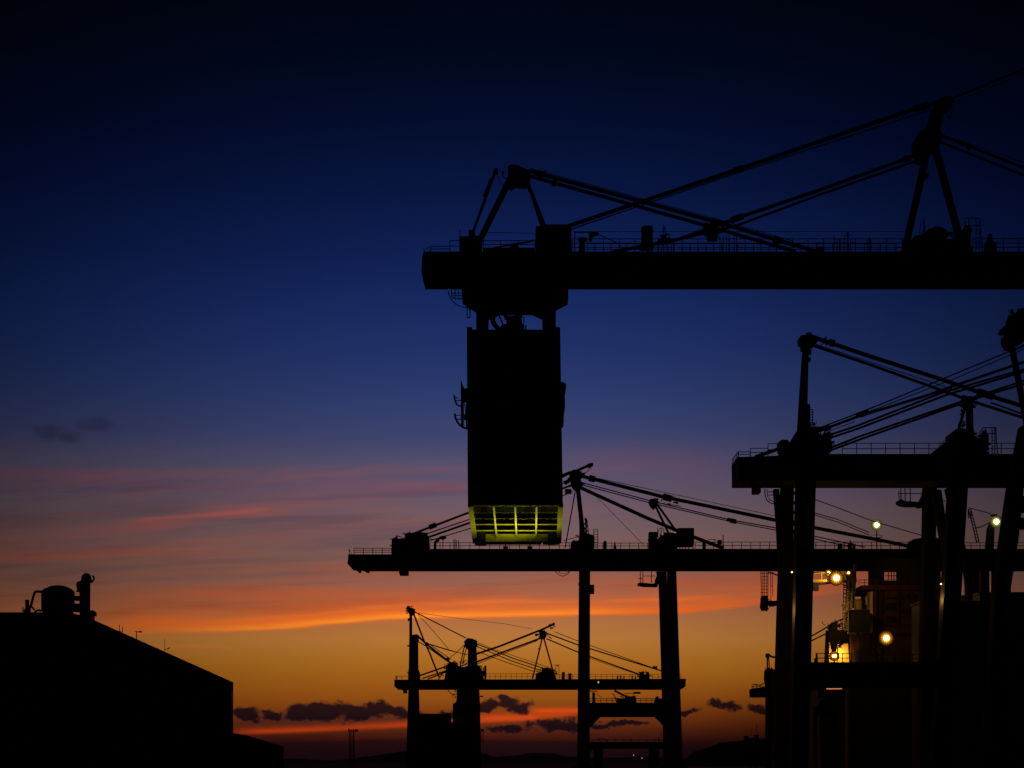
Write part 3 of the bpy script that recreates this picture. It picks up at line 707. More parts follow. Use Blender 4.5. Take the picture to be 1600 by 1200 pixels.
def f(b):
    b.poly([(731.5, 1004), (744, 1004), (746, 1040), (748, 1062), (750, 1100), (751.5, yg), (735, yg), (734, 1085), (730, 1062)], -1, 2.2)
    b.poly([(725, 1002), (730, 997), (738, 997.5), (745.5, 1002), (746, 1008), (742, 1014), (732, 1016), (726, 1010)], -1.3, 3)
    b.clutter(735, 1006, 11, 8, 22, -1, 3, .6); b.clutter(752, 1050, 8, 9, 18, -1, 3, .6); b.rect(750, 1087, 755, 1089, -.5, 1); b.rect(751, 1139, 756, 1143, -.5, 1); b.ladder(751.5, 755, 1143, 1160, 3, -.5, .7)
part('tower_leg', d, f, 'steel', c4)
def f(b):
    b.poly([(720, 1150), (707.5, 1150), (707.5, 1100), (713, 1096), (714, 1078), (735, 1078), (736, 1150)], -.4, 2.4)
    b.clutter(712, 1084, 5, 6, 10, 0, 2, .6); b.tube([(700, 1078), (703, 1083), (709, 1085), (714, 1084)], 1.2, 0, 6, 1)
part('lift_shaft', d, f, 'dark', c4)
def f(b):
    b.poly([(652, 1200), (652, 1115.3), (698, 1115.3), (699, 1114), (704, 1114), (704, 1128), (736, 1128), (736, 1200)], 1, 9)
    b.rect(652, 1118, 704, 1119, .9, .3)
pieces('electrical_house', d, f, 'dark', c4)
def f(b):
    b.poly([(694, 1062), (697, 1045), (696, 1041), (700, 1037), (704, 1034), (711, 1035), (715, 1038), (717, 1042), (726, 1042), (732, 1039), (746, 1041), (751, 1043), (753, 1047), (758, 1048), (757, 1054), (755, 1058), (757, 1062)], -.6, 3.2)
    b.clutter(722, 1042, 28, 10, 44, -.6, 3, .6); b.wheel(699, 1030, 3, -.3, .5, 10); b.rect(757, 1040, 760, 1062, 0, .5); b.line([(685, 1062), (690, 1054), (693, 1056)], 1.6, 0)
pieces('hoist_machinery', d, f, 'dark', c4)
d4 = d
T = lambda pts, w, dy=0, nm='tie_bar': tie(c4, nm, pts, w, dy, (), d4)
T([(646, 958), (662, 1000), (672, 1022), (686, 1058)], 2.6); T([(648, 956), (728, 997)], 1.7); T([(653, 960), (676, 985), (701, 1014)], .9)
T([(653, 994), (666, 1006), (703, 1035)], 3.0); T([(654, 1003), (665, 1009), (700, 1034)], 1.6, 2.5); T([(666, 1003), (703, 1029)], 1.2, 2.5)
T([(664, 1004), (690, 1012), (728, 1023)], 1.0); T([(668, 1006), (700, 1016), (740, 1025)], .9, 2.0)
T([(701, 1033), (706, 1025), (713, 1020), (725, 1008)], 1.0); T([(719, 1040), (726, 1008)], 1.8); T([(722, 1038), (729, 1012)], 1.4, 2)
T([(655, 1056), (698, 1041)], 2.4); T([(660, 1060), (700, 1047)], 1.8, 2.5); T([(668, 1061), (730, 1037)], 2.0, 1)
T([(745, 1006), (800, 1028), (850, 1044.5)], 1.6); T([(745, 1010), (800, 1033), (846, 1048)], 1.4, 2.4); T([(746, 1018), (780, 1031), (836, 1050)], 1.0, 1.5); T([(747, 1004), (770, 1014), (858, 1043)], .8)
T([(741, 1023), (780, 1010), (846, 984), (866, 975)], 3.0); T([(740, 1036), (780, 1021), (845, 997)], 2.6, 2.4); T([(746, 1037), (782, 1023), (840, 1001)], 1.0)
T([(847, 998), (832, 1061)], 2.3); T([(850, 998), (867, 1059)], 2.3, 2.4)
T([(853, 989), (904, 1008), (1036, 1049)], 1.9); T([(854, 998), (904, 1019.5), (1000, 1054)], 1.9, 2.4); T([(866, 987), (904, 1002), (1030, 1047)], 1.0, 1.2); T([(905, 1023), (1000, 1055)], .7)
T([(648, 957), (700, 964), (790, 975), (832, 983)], .55)
def f(b):
    b.poly([(842, 988), (846, 985), (852, 985), (854, 992), (852, 998), (845, 999)], -.4, 2.6); b.clutter(848, 991, 8, 8, 18, -.4, 2.6, .6); b.clutter(862, 978, 5, 4, 8, 0, 1, .6); b.wheel(838, 992, 2.2, -.2, .6, 10); b.rect(863, 973, 867, 977.5, 0, 1)
    b.line([(836, 1002), (840, 999)], 2, 0); b.bar((857, 994), (862, 998), 1.4, 0); b.bar((841, 1013), (843, 1015), 1.6, 0)
pieces('mast_head', d, f, 'steel', c4)
def f(b):
    b.poly([(836, 1062), (838, 1052), (846, 1049), (848, 1044), (856, 1043), (862, 1046), (866, 1050), (870, 1062)], 0, 3)
    b.clutter(852, 1051, 18, 8, 30, 0, 3, .6); b.clutter(1006, 1054, 12, 5, 14, .3, 1.5, .6); b.rect(878, 1050, 882.5, 1062, .5, 1); b.rect(888, 1052, 893, 1062, .5, 1); b.line([(867, 1050), (869, 1040), (873, 1040), (874, 1062)], .8, .5); b.bar((866, 1039), (875, 1039), .7, .5)
    for x in (964, 969, 974, 987, 992): b.rect(x, 1055 + x % 3, x + 2, 1062, .5, .8)
    b.poly([(998, 1062), (1000, 1051), (1006, 1048), (1007, 1054), (1014, 1050), (1015, 1062)], .3, 1.6); b.rect(1020, 1041, 1027, 1045, 0, 1)
pieces('deck_machinery', d, f, 'dark', c4)
leg4 = lambda q, dy: leg(c4, 690.0, q, dy, 2.0)
leg4(((1044, 1077), (1051, 1077), (1043, yg), (1052, yg)), 1)

# ================================================================== CRANE 5 (far, behind crane 3 legs)
d = 520.0
c5 = thing('gantry_crane', ground_at(1205, d), 'far crane of which only a girder tip and hooked mast show beside thick legs', 'crane', GC)
def f(b): b.poly([(1173, 1077), (1176, 1075.5), (1195, 1073), (1225, 1073), (1225, 1089.5), (1173.5, 1089.5)], 0, 3.4)
g5 = part('boom_girder', d, f, 'steel', c5)
def f(b): b.rail(1175, 1196, 1069, 1076, 7, 1, .2, .8); b.line([(1176, 1075), (1179, 1069), (1186, 1072), (1196, 1066)], 1.1, .3)
pieces('railing', d, f, 'rope', g5)
yg = toground(0, d)
def f(b): b.poly([(1197.5, 1074), (1195, 1060), (1196, 1047), (1200, 1044), (1206, 1046), (1214, 1046), (1216, yg), (1197, yg)], -1.5, 2.4)
part('leg', d, f, 'steel', c5)
def f(b):
    b.clutter(1202, 1048, 7, 5, 16, -1, 2, .7); b.bar((1199, 1024), (1199, 1048), 2.2, 0); b.bar((1201, 1026), (1202.5, 1048), 1.5, 1); b.poly([(1197, 1021.5), (1200, 1020.5), (1203, 1022), (1203, 1026), (1199, 1028), (1197, 1026)], -.2, 1.4)
    b.line([(1201, 1023), (1206, 1026.5), (1213, 1027)], 3.0, 0); b.rect(1194.5, 1048, 1197, 1054, 0, 1)
part('mast', d, f, 'steel', c5)

# ================================================================== CRANE 6 (right edge)
d = 215.0
c6 = thing('gantry_crane', ground_at(1640, d), 'crane at the right edge, only a leaning leg and knobbly mast head in view', 'crane', GC)
def f(b):
    b.poly([(1569, 513), (1572, 507), (1581, 500), (1583, 491), (1588, 488), (1594, 482), (1606, 480), (1618, 490), (1622, 506), (1614, 516), (1606, 528), (1599, 533), (1593, 531), (1588, 540), (1580, 540), (1574, 530), (1574, 521), (1579, 515), (1572, 516)], 0, 3)
    b.clutter(1592, 508, 20, 26, 26, 0, 3, 1.4); b.wheel(1592, 500, 7, -.2, .4); b.wheel(1584, 524, 6, -.2, .4); b.wheel(1606, 498, 8, -.2, .4)
pieces('mast_head', d, f, 'steel', c6)
def f(b): b.bar((1580, 536), (1606, 672), 7.5, .6, .8); b.bar((1577, 532), (1582, 560), 2, .6); b.line([(1588, 547), (1600, 541), (1625, 528)], 1.6, 1)
part('mast', d, f, 'steel', c6)
yg = toground(0, d)
def f(b):
    b.poly([(1599, 664), (1626, 664), (1599.5, 764), (1592, 840), (1577, 935), (1566, yg), (1536, yg), (1556, 925), (1568, 840), (1579, 764)], -2, 2.4)
    b.rect(1590, 809, 1700, 826, -1.4, 1.2); b.rect(1597, 775, 1610, 800, -1.0, 1.0)
part('leg', d, f, 'steel', c6)
part('leg', d, lambda b: b.poly([(1694, 735), (1720, 735), (1712, yg), (1682, yg)], -2, 2.4), 'steel', c6)
def f(b): b.rect(1612, 690, 1900, 740, .6, 4.5)
part('boom_girder', d, f, 'steel', c6)

# ================================================================== SHIP
d = 300.0
sh = thing('cargo_ship', ground_at(1400, d), 'ship moored behind the thick crane legs, its bridge tower faintly lit amber by deck lamps', 'ship')
def f(b):
    b.prism([P(1270, 1050, d), P(1262, 1060, d), P(1278, 1076, d), P(1284, 1213, d), P(1800, 1213, d), P(1800, 1042, d), P(1330, 1042, d)], 24)
part('hull', d, f, 'hull', sh)
def f(b):
    b.rect(1329, 986, 1460, 1044, 4, 14)
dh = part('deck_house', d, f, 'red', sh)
def f(b):
    for x in (1334, 1343, 1352, 1361, 1369, 1377): b.bar((x, 989), (x + (x % 3 - 1), 1042), 1.3, 3.6)
    b.line([(1330, 1000), (1356, 1000), (1358, 1012), (1384, 1012)], 1.1, 3.5); b.line([(1372, 990), (1372, 1006), (1390, 1006)], 1.4, 3.5)
    b.ladder(1346, 1350, 992, 1042, 4, 3.4, 1.0)
pieces('pipework', d, f, 'dark', dh)
def f(b):
    for x in (1336, 1364): b.rect(x, 1016, x + 6.5, 1042, 3.85, .3)
pieces('door', d, f, 'dark', dh)
def f(b):
    b.rect(1364.5, 921, 1470, 990, 3.5, 11)
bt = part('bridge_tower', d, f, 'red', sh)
def f(b):
    for y in (942, 962): 
        for k in range(5): b.rect(1384, y + 2.2 * k, 1399, y + 2.2 * k + 1.3, 3.3, .3)
pieces('louvre_vent', d, f, 'dark', bt)
def f(b):
    for y in (929, 950):
        for x in (1406, 1416, 1426): b.rect(x, y, x + 5, y + 7, 3.3, .3)
pieces('window', d, f, 'dark', bt)
def f(b):
    b.bar((1370, 922), (1370, 989), 1.4, 3.2); b.bar((1403, 922), (1403, 989), 1.1, 3.2); b.line([(1366, 934), (1420, 934.6)], .9, 3.2); b.line([(1366, 976), (1424, 976)], 1.0, 3.2); b.ladder(1374, 1378, 923, 989, 4, 3.1, .9)
pieces('pipework', d, f, 'dark', bt)
def f(b):
    b.rect(1346, 914.5, 1480, 921.5, 2.5, 13)
    b.rail(1342, 1440, 906, 915, 9, 1, 2.8, .9)
part('bridge_deck', d, f, 'red', sh)
def f(b):
    b.rect(1360, 872, 1382, 914.5, 5, 2); b.rect(1404, 892, 1470, 914.5, 5, 2); b.rect(1382, 872, 1470, 892, 5, 2); b.rect(1382, 907, 1404, 914.5, 5, 2)
    for x in (1388, 1393, 1397): b.rect(x, 893, x + .8, 906, 5.2, .4)
    b.rect(1384, 899, 1402, 899.8, 5.2, .4)
part('wheelhouse', d, f, 'dark', sh)
def f(b):
    b.rect(1359.5, 924, 1363.8, 988, 3.2, 3)
part('corner_column', d, f, 'cream', sh)
def f(b):
    b.tube([(1341, 958), (1341, 942), (1340, 936)], 13, 5.0, 14); b.poly([(1334, 925), (1339, 908), (1338, 900), (1334, 902), (1331, 922)], 5.5, 1.4)
    b.tube([(1354, 945), (1354, 932)], 4, 4, 8)
pieces('funnel', d, f, 'cream', sh, None, True)
def f(b):
    b.rect(1329.5, 953.5, 1358.5, 988.5, 1.0, 6); b.rect(1329, 952.6, 1359, 954.4, .8, 6.4)
    for k in range(9): b.rect(1331 + 3 * k, 955, 1332.2 + 3 * k, 987, .9, .2)
    b.rect(1338, 988, 1342, 992, 2, 1); b.rect(1346, 988, 1351, 992, 2, 1)
part('lifeboat_housing', d, f, 'dark', sh)
def f(b):
    x0, x1 = 1317.5, 1326
    for x in (x0, 1321.5, x1): b.bar((x + 1.5, 893), (x - 1, 986), 1.3, 3 + (x % 2))
    b.clutter(1327, 915, 8, 22, 30, 3, 2, .9); b.clutter(1322, 960, 6, 24, 20, 3, 2, .8); y = 897
    while y < 984:
        b.bar((x0 + .8, y), (x1 + .6, y), 1.0, 3.2); b.bar((x0 + .8, y), (x1 + .6, y + 6), .9, 3.2); y += 6
    b.bar((1330, 890), (1327, 990), 5.5, 4, .8); b.bar((1336, 882), (1333, 950), 4, 5, .8); b.line([(1316, 910), (1324, 904), (1333, 897)], 2, 3); b.rect(1324, 900, 1331, 922, 3.6, 1)
    for k in range(6): b.bar((1321 + 2 * (k % 3), 905 + 12 * k), (1331, 910 + 12 * k), 1.6, 3.6)
part('lattice_mast', d, f, 'cream', sh)
def f(b):
    b.poly([(1298, 984), (1300, 973), (1304, 971), (1309, 972), (1309, 984), (1320, 985), (1321, 997), (1315, 1003), (1310, 1003), (1306, 1018), (1303, 1018), (1300, 1003), (1294, 1000), (1294, 986)], 2, 2)
    b.clutter(1306, 985, 12, 14, 30, 2, 2, .9); b.clutter(1308, 1006, 8, 8, 14, 2, 2, .9); b.bar((1292, 985), (1289.5, 1040), 3.6, 3); b.bar((1294, 985), (1294, 1040), 2.0, 3); b.line([(1262, 997.5), (1292, 980), (1300, 974), (1318, 967)], 2.2, 2.6); b.line([(1262, 1004), (1292, 989.5)], 2.2, 3.4)
    b.line([(1290, 977), (1286, 975), (1285, 971)], 1, 2.6); b.tube([(1307, 982), (1310, 975), (1318, 974), (1321, 981)], 1.2, 2.6, 6, 1); b.bar((1313, 967), (1318, 985), 1.4, 2.6)
    b.bar((1310, 1010), (1324, 1000), 3, 2.4); b.bar((1308, 1000), (1309, 1036), 1.6, 2.4); b.bar((1326, 1000), (1328.5, 1040), 2.4, 3)
part('derrick', d, f, 'dark', sh)
def f(b):
    b.rect(1295.5, 1006, 1311, 1044, 4.6, 3); b.poly([(1311.5, 1012), (1313, 1008), (1320, 1005.5), (1327, 1006), (1328, 1044), (1311.5, 1044)], 4.4, 3)
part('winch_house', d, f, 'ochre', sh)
def f(b):
    b.rail(1276, 1330, 1021, 1043, 12, 2, .6, 1.2); b.rail(1330, 1445, 1014, 1043, 5.2, 1, .8, .7)
pieces('deck_railing', d, f, 'dark', sh)
# things on the quay below the portal beam
def f(b):
    b.rect(1321.5, 1073, 1325.5, 1150, 0, .6)
dq = 262.0
pp = tag(part('lamp_column', dq, lambda b: (b.rect(1321.5, 1071, 1325.5, toground(0, dq), 0, .3), b.rect(1319, toground(0, dq) - 4, 1328, toground(0, dq), -.2, .7)), 'cream', None), 'pale upright column under the portal beam of the crane with paired legs', 'column')

# ================================================================== BUILDINGS
def building(name, pts, dd, dep, label, extra=None, m='tin', skew=0.0):
    r = thing(name, ground_at(sum(p[0] for p in pts) / len(pts), dd), label, 'building')
    part('wall', dd, lambda b: b.poly(pts, 0, dep, skew), m, r)
    if extra: extra(r)
    return r
d = 200.0; yg = toground(0, d)
def ex(r):
    def f(b):
        b.poly([(-420, 959), (-420, 956.6), (106, 956.6), (134, 963), (364.5, 1066), (364.5, 1069), (133, 966), (105, 959.5)], -.4, 26.4, -.131)
        for k in range(11):
            x = 143 + 20 * k; y = 967.5 + (x - 134) * 103 / 230.5 - 2.2
            b.rect(x, y - 1.4, x + 2.4, y + 2, -.3, 1.0)
        b.bar((363.6, 1066), (363.2, 1180), 1.6, -.25, .15)
    part('roof', 200.0, f, 'tin', r)
    def f(b):
        b.rect(60, 1090, 150, yg - .2, -.12, .2)
        for k in range(12): b.rect(62 + 7.3 * k, 1091, 63 + 7.3 * k, yg - .4, -.16, .06)
    part('roller_door', 200.0, f, 'dark', r)
building('warehouse', [(-420, 959.2), (105, 959.2), (133, 966), (362.5, 1068.5), (362, yg), (-420, yg)], d, 25, 'black warehouse on the left with a long sloping roof and tank on its ridge', ex, 'tin', -.131)
def ex(r):
    part('roof', 213.0, lambda b: b.poly([(359, 1146), (364, 1145.3), (386, 1149), (444, 1167), (444, 1169), (386, 1151), (359, 1148)], -.3, 12, -.11), 'tin', r)
building('annex', [(359, 1148), (386, 1151), (443, 1169), (443, toground(0, 213)), (359, toground(0, 213))], 213.0, 11, 'low sloping annex stepping down from the right wall of the warehouse', ex, 'tin', -.11)
d = 204.0
tk = thing('dust_collector_tank', P(88, 958, d + 2), 'domed round tank with bent duct standing on the ridge of the warehouse roof', 'tank')
part('drum', d, lambda b: b.lathe(90.5, [(4, 914.5), (12, 916), (22, 920.5), (26, 924), (26.2, 926), (26, 928), (26, 953), (25, 956), (18, 957.5)], 2, 28), 'duct', tk, None, True)
part('bent_duct', d, lambda b: b.tube([(68, 924.8), (56, 924), (53.5, 926), (49, 945), (46, 951), (46, 957)], 4.2, 2, 10, 1), 'duct', tk, None, True)
part('vent_pot', d, lambda b: (b.lathe(42.5, [(2.6, 937), (3.4, 938.5), (3.2, 950), (5.5, 954), (5.5, 959)], 2, 14), b.bar((36, 949), (36, 956), 1.6, 2), b.bar((35, 955), (44, 955), 2.2, 2), b.bar((48, 946), (54, 953), 2.4, 2), b.tube([(54, 956), (60, 953), (64, 955)], 3.4, 2, 8, 1)), 'duct', tk)
pieces('foot', d, lambda b: [b.rect(x, 955, x + 4, 960, 1.2, 1) for x in (75, 96, 104, 108)], 'duct', tk)
st = thing('exhaust_stack', P(133, 960, d + 2), 'round exhaust stack with ball shaped cap and hooked outlet beside the roof tank', 'stack')
part('pipe', d, lambda b: b.lathe(132.6, [(8.6, 908), (8.6, 940), (8.2, 962)], 2, 20), 'duct', st, None, True)
part('ball_cap', d, lambda b: (b.ball(135, 903.5, 8.2, 2, 18), b.rect(126, 905, 142, 910, 1.6, .8)), 'duct', st, None, True)
part('hooked_outlet', d, lambda b: b.tube([(140, 910), (145, 908.5), (147.3, 904), (146.3, 900.5), (144.3, 900.2)], 3.0, 2, 8, 2), 'duct', st, None, True)
pieces('side_valve', d, lambda b: (b.poly([(119.5, 910), (123, 908), (127, 910), (127, 921), (121, 923), (119, 916)], 1.6, .8), b.rect(119, 922, 127, 924.5, 1.8, .6), b.rect(116, 931, 127, 938, 1.7, .8), b.rect(116, 943, 127, 956, 1.7, .8)), 'duct', st)
part('base_box', d, lambda b: (b.poly([(138, 954), (144, 953), (147.5, 956), (147.5, 962), (140, 962)], 1.4, 1.2), b.rect(127, 957, 143, 970, .9, 1.6)), 'duct', st)
d = 207.0
a = MB(d); a.bar((213.5, 987), (213.5, 1002), 1.2, 0); a.bar((210.5, 987), (215.5, 987), 1.0, 0); a.rect(216.5, 986, 221, 988.2, 0, .2); a.bar((214, 987.4), (218, 987), .8, 0)
tag(obj('lamp_bracket', a, 'dark'), 'tiny T shaped lamp bracket halfway down the sloping warehouse roof', 'lamp bracket')
a = MB(d); a.bar((257.5, 999), (257.5, 1022), .7, 0); a.line([(257.5, 1015), (264, 1013), (265, 1010.5)], .9, 0); a.bar((262, 1013.5), (265, 1012.5), 1.6, 0)
tag(obj('whip_antenna', a, 'dark'), 'thin whip antenna with a small cup arm low on the sloping warehouse roof', 'antenna')
a = MB(d); a.bar((186.5, 976), (186.5, 990), .9, 0); a.bar((191.5, 979), (191.5, 992), .9, 0); a.bar((186, 986), (192, 987), .7, 0)
tag(obj('roof_aerial', a, 'dark'), 'pair of short aerial spikes near the top of the sloping warehouse roof', 'antenna')
# block on the right
d = 262.0; yg = toground(0, d)
def ex(r):
    part('roof', 262.0, lambda b: (b.rect(1530, 925, 1900, 928, -.3, 7.6), b.rect(1440, 938.4, 1530, 940.6, -.3, 7.6)), 'tin', r)
    def f(b):
        for k in range(6): b.rect(1440 + 60 * k, 1000, 1466 + 60 * k, 1030, -.1, .14)
    pieces('window', 262.0, f, 'dark', r)
r = building('terminal_building', [(1441, 940.5), (1531, 940.5), (1531, 928), (1890, 928), (1890, yg), (1441, yg)], d, 7, 'unlit flat roofed block filling the lower right corner behind the crane legs', ex)

# ================================================================== LAMPS
def point(name, loc, power, col, parent, r=.25):
    l = bpy.data.lights.new(name, 'POINT'); l.energy = power; l.color = col; l.shadow_soft_size = r
    o = bpy.data.objects.new(name, l); C.objects.link(o)
    q = parent; o0 = Vector((0, 0, 0))
    while q is not None: o0 += q.location; q = q.parent
    o.parent = parent; o.location = loc - o0; return o
GL = 'lit floodlights around the ship and cranes'
def lamp(px, py, dd, rpx, kind, power, label, arm, lo=None, boom=None):
    pos = P(px, py, dd)
    L = thing('floodlight', pos, label, 'floodlight', GL)
    y = kind == 'y'
    faint = kind == 'f'
    b = MB(dd); b.ball(px, py, rpx * (1 if faint else .58), 0, 14); obj('bulb', b, 'faint' if faint else ('lampy' if y else 'lampw'), L, None, True)
    k = dd / F; c = pos + Vector((0, .12 + rpx * k * .2, 0)); n = 20
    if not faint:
        for nm, r0, r1, mm_ in (('lamp_halo', .2, 1.45 if y else 1.3, 'haloy' if y else 'halow'),):  # disc behind the bulb carries the lamp's glow as painted emission
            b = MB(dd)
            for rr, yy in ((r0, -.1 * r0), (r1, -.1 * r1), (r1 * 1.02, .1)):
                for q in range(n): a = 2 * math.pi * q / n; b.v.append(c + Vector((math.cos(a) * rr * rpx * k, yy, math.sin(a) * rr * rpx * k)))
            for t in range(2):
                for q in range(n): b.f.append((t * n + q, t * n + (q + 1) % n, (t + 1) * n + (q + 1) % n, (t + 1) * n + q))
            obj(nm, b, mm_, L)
    b = MB(dd); b.lathe(px, [(rpx * .5, py - rpx * 1.15), (rpx * 1.1, py - rpx * .9), (rpx * .9, py - rpx * .6)], .5 + rpx * k * .6, 12)
    arm(b); obj('bracket', b, 'dark', L)
    if boom: b = MB(dd); boom(b); obj('arm', b, 'yellow', L)  # yellow colour stands in for lamp glow on the steel arms
    if power: point('lamp_light', pos + (Vector(lo) if lo else Vector((0, -rpx * k - .1, 0))), power, (1, .52, .09) if y else (1, .95, .5), L, .3)
    return L
lamp(1370, 820, 336.0, 6.6, 'w', 8, 'greenish white lamp on a thin post above the long low girder',
     lambda b: (b.bar((1370, 826), (1370, 858), 1.6, .6), b.line([(1361, 837), (1361, 840), (1377, 840), (1378, 836)], 1.2, .6), b.bar((1364, 836), (1376, 836), .9, .6)))
lamp(1557, 815, 330.0, 7.0, 'w', 8, 'greenish white lamp on a stout post near the right edge beside the leaning leg',
     lambda b: (b.poly([(1541, 858), (1544, 826), (1547, 818), (1553, 812), (1556, 812), (1554, 830), (1553, 858)], .8, 1.2), b.line([(1524, 825), (1534, 823), (1547, 816)], 1.6, 1), b.rect(1549, 803.5, 1558, 806, .8, .8)))
lamp(1307, 903, 296.0, 8.2, 'y', 750, 'large amber lamp below the long girder at the end of the side arms',
     lambda b: (b.rect(1266, 913, 1279.5, 922.5, .8, 1.2), b.line([(1264.5, 910), (1264.5, 938), (1260, 941)], 2.2, 1), b.bar((1264, 916), (1268, 916), 1.5, 1), b.bar((1272, 911), (1272, 914), 2, 1.0), b.bar((1298, 911), (1306, 896), 1.6, 1.2), b.line([(1262, 911.5), (1285, 912.5), (1302, 910)], 3.0, 1.2)), (0, -1.2, -.6), lambda b: (b.line([(1266, 893), (1295, 897), (1316, 899), (1324, 897)], 1.8, 1.0), b.line([(1262, 908), (1290, 907), (1304, 905)], 3.0, .6), b.line([(1262, 897), (1286, 895), (1296, 895.5)], 1.4, .8), b.bar((1284, 893), (1284, 908), 1.2, .8)))
lamp(1295, 895.5, 297.5, 4.2, 'y', 25, 'smaller amber lamp touching the upper left of the large one under the girder', lambda b: b.bar((1262, 894), (1300, 896), 1.6, .9))
lamp(1326, 895, 298.5, 2.6, 'y', 15, 'tiny amber lamp right of the large one, against the lattice mast', lambda b: b.bar((1326, 890), (1326, 900), 1.4, .9))
lamp(1385, 997, 298.0, 7.8, 'y', 60, 'large amber lamp on the ship in front of the bridge tower', lambda b: (b.bar((1385, 1003), (1385, 1042), 1.8, 1.2), b.bar((1372, 1004), (1386, 1004), 1.6, 1), b.bar((1372, 1012), (1375, 1026), 1.4, 1)))
lamp(1304, 1025, 302.5, 5.4, 'y', 420, 'amber lamp lighting the small deck house just above the portal beam', lambda b: b.bar((1304, 1029), (1304, 1043), 1.4, 1.0), (.7, .9, .3))
lamp(1512, 924, 257.0, 3.6, 'y', 12, 'small amber lamp on the roof edge between the right hand legs', lambda b: (b.bar((1512, 926), (1512, 941), 1.6, .6), b.line([(1504, 931), (1512, 928), (1519, 930)], 1.4, .6), b.rect(1503, 930, 1520, 941, .8, 1)))
lamp(1562.5, 850, 334.0, 2.0, 'w', 0, 'pinprick white lamp under the stout post near the right edge', lambda b: b.bar((1562.5, 851), (1562.5, 858), .9, .5))
lamp(1470.5, 912.5, 232, 1.5, 'y', 90, 'pinprick lamp on the left face of the right hand thick leg', lambda b: b.bar((1470, 912.5), (1476, 912.5), 1.0, .3), (-.5, .2, -1.6))
lamp(1237.5, 894, 232, 1.5, 'y', 170, 'pinprick lamp in the slot between the two thickest front legs', lambda b: b.bar((1237, 894), (1244, 894), 1.0, .3), (-.9, .3, -4.0))
lamp(935, 1066, 686.0, 1.3, 'f', 0, 'pinprick white lamp on the girder of the small distant crane', lambda b: b.bar((935, 1061), (935, 1068), .6, .6))
lamp(990, 1180, 1400.0, .7, 'f', 0, 'left and upper of two faint far lights low between the middle crane legs', lambda b: b.bar((990, 1181), (990, 1192), .5, .6))
lamp(1003, 1184.5, 1400.0, .7, 'f', 0, 'right and lower of two faint far lights low between the middle crane legs', lambda b: b.bar((1003, 1185), (1003, 1192), .5, .6))
# orange strip lamp under the portal beam
d = 258.0
b = MB(d); b.tube([(1291.5, 1075.8), (1315.5, 1075.4)], 2.6, 0, 8)
sl = thing('strip_lamp', P(1303, 1075, d), 'short glowing orange strip lamp under the portal beam', 'strip lamp')
obj('tube', b, 'tube', sl)
part('housing', d, lambda b: (b.rect(1289, 1071, 1318, 1074, -.1, .6), b.bar((1303, 1060), (1303, 1072), 1.4, .2)), 'dark', sl)
# straddle carrier like vehicle in the gap under the strip lamp
d = 280.0; yg = toground(0, d)
v = thing('straddle_carrier', ground_at(1290, d), 'dim reddish port carrier standing below the strip lamp', 'carrier')
part('body', d, lambda b: (b.poly([(1276, 1112), (1280, 1096), (1290, 1089), (1298, 1090), (1299, 1116), (1276, 1117)], 0, 3)), 'red', v)
part('frame', d, lambda b: (b.rect(1272, 1108, 1277, yg - 6, .2, .6), b.rect(1300, 1092, 1304, yg - 6, .2, .6), b.rect(1272, 1104, 1304, 1108, .3, .8), b.line([(1288, 1096), (1296, 1102), (1300, 1092)], 1.6, -.1), b.bar((1285, 1089), (1318, 1091), 1.4, .2)), 'dark', v)
for x in (1275, 1302): part('wheel', d, lambda b: b.wheel(x, yg - 6, 6, 0, .8), 'dark', v)

# distant lattice lighting tower
d = 900.0; yg = toground(0, d)
lt = thing('lattice_tower', ground_at(549.5, d), 'thin lattice floodlight tower on the horizon in front of the red streak', 'tower')
def f(b):
    for x, dy in ((546.3, 0), (553, 0), (546.6, 1.8), (552.6, 1.8)): b.bar((x, 1143), (x - (1 if x < 550 else -1) * .6, yg), 1.0, dy)
    y = 1145
    while y < yg - 4:
        b.bar((546.3, y), (553, y), .7, 0); b.bar((546.3, y), (553, y + 6), .6, 0); b.bar((553, y), (546.3, y + 6), .6, 1.8); y += 6
part('lattice_shaft', d, f, 'rope', lt)
def f(b):
    b.rect(543.5, 1142, 558, 1143.2, 0, 2)
    for x in (544, 547.5, 551, 554.5, 557): b.rect(x, 1138.5 + (x % 2), x + 2, 1142, .2, 1)
part('lamp_rack', d, f, 'rope', lt)

# ================================================================== SETTING
def sheet(name, x0, x1, y0, y1, z, m):
    b = MB(); b.v = [Vector((x0, y0, z)), Vector((x1, y0, z)), Vector((x1, y1, z)), Vector((x0, y1, z))]; b.f = [(0, 1, 2, 3)]
    o = obj(name, b, m); o['kind'] = 'structure'; return o
sheet('ground', -9000, 9000, -300, 16000, 0, 'asphalt')
sheet('water', 42, 2500, 286, 700, .004, 'water')
def ridge(name, prof, dd, depth, jit, seed):
    rnd = random.Random(seed); b = MB(dd); pts = []
    for (x0, y0), (x1, y1) in zip(prof, prof[1:]):
        n = max(2, int(abs(x1 - x0) / 3))
        for i in range(n):
            t = i / n; s = t * t * (3 - 2 * t); pts.append((x0 + (x1 - x0) * t, y0 + (y1 - y0) * s + rnd.uniform(-jit, jit)))
    pts.append(prof[-1]); rows = [(0, 0.0), (.25, .55), (.5, 1.0), (.75, .6), (1, 0.0)]; n = len(pts)
    for t, hf in rows:
        for x, y in pts:
            p = P(x, y, dd); z = max(.5, p.z) * hf * (1 if hf in (0, 1) else rnd.uniform(.9, 1.05)) - (.5 if hf == 0 else 0)
            b.v.append(Vector((p.x, dd + (t - .5) * depth, z)))
    for r in range(4):
        for i in range(n - 1): b.f.append((r * n + i, r * n + i + 1, (r + 1) * n + i + 1, (r + 1) * n + i))
    o = obj(name, b, 'hill'); o['kind'] = 'structure'; return o
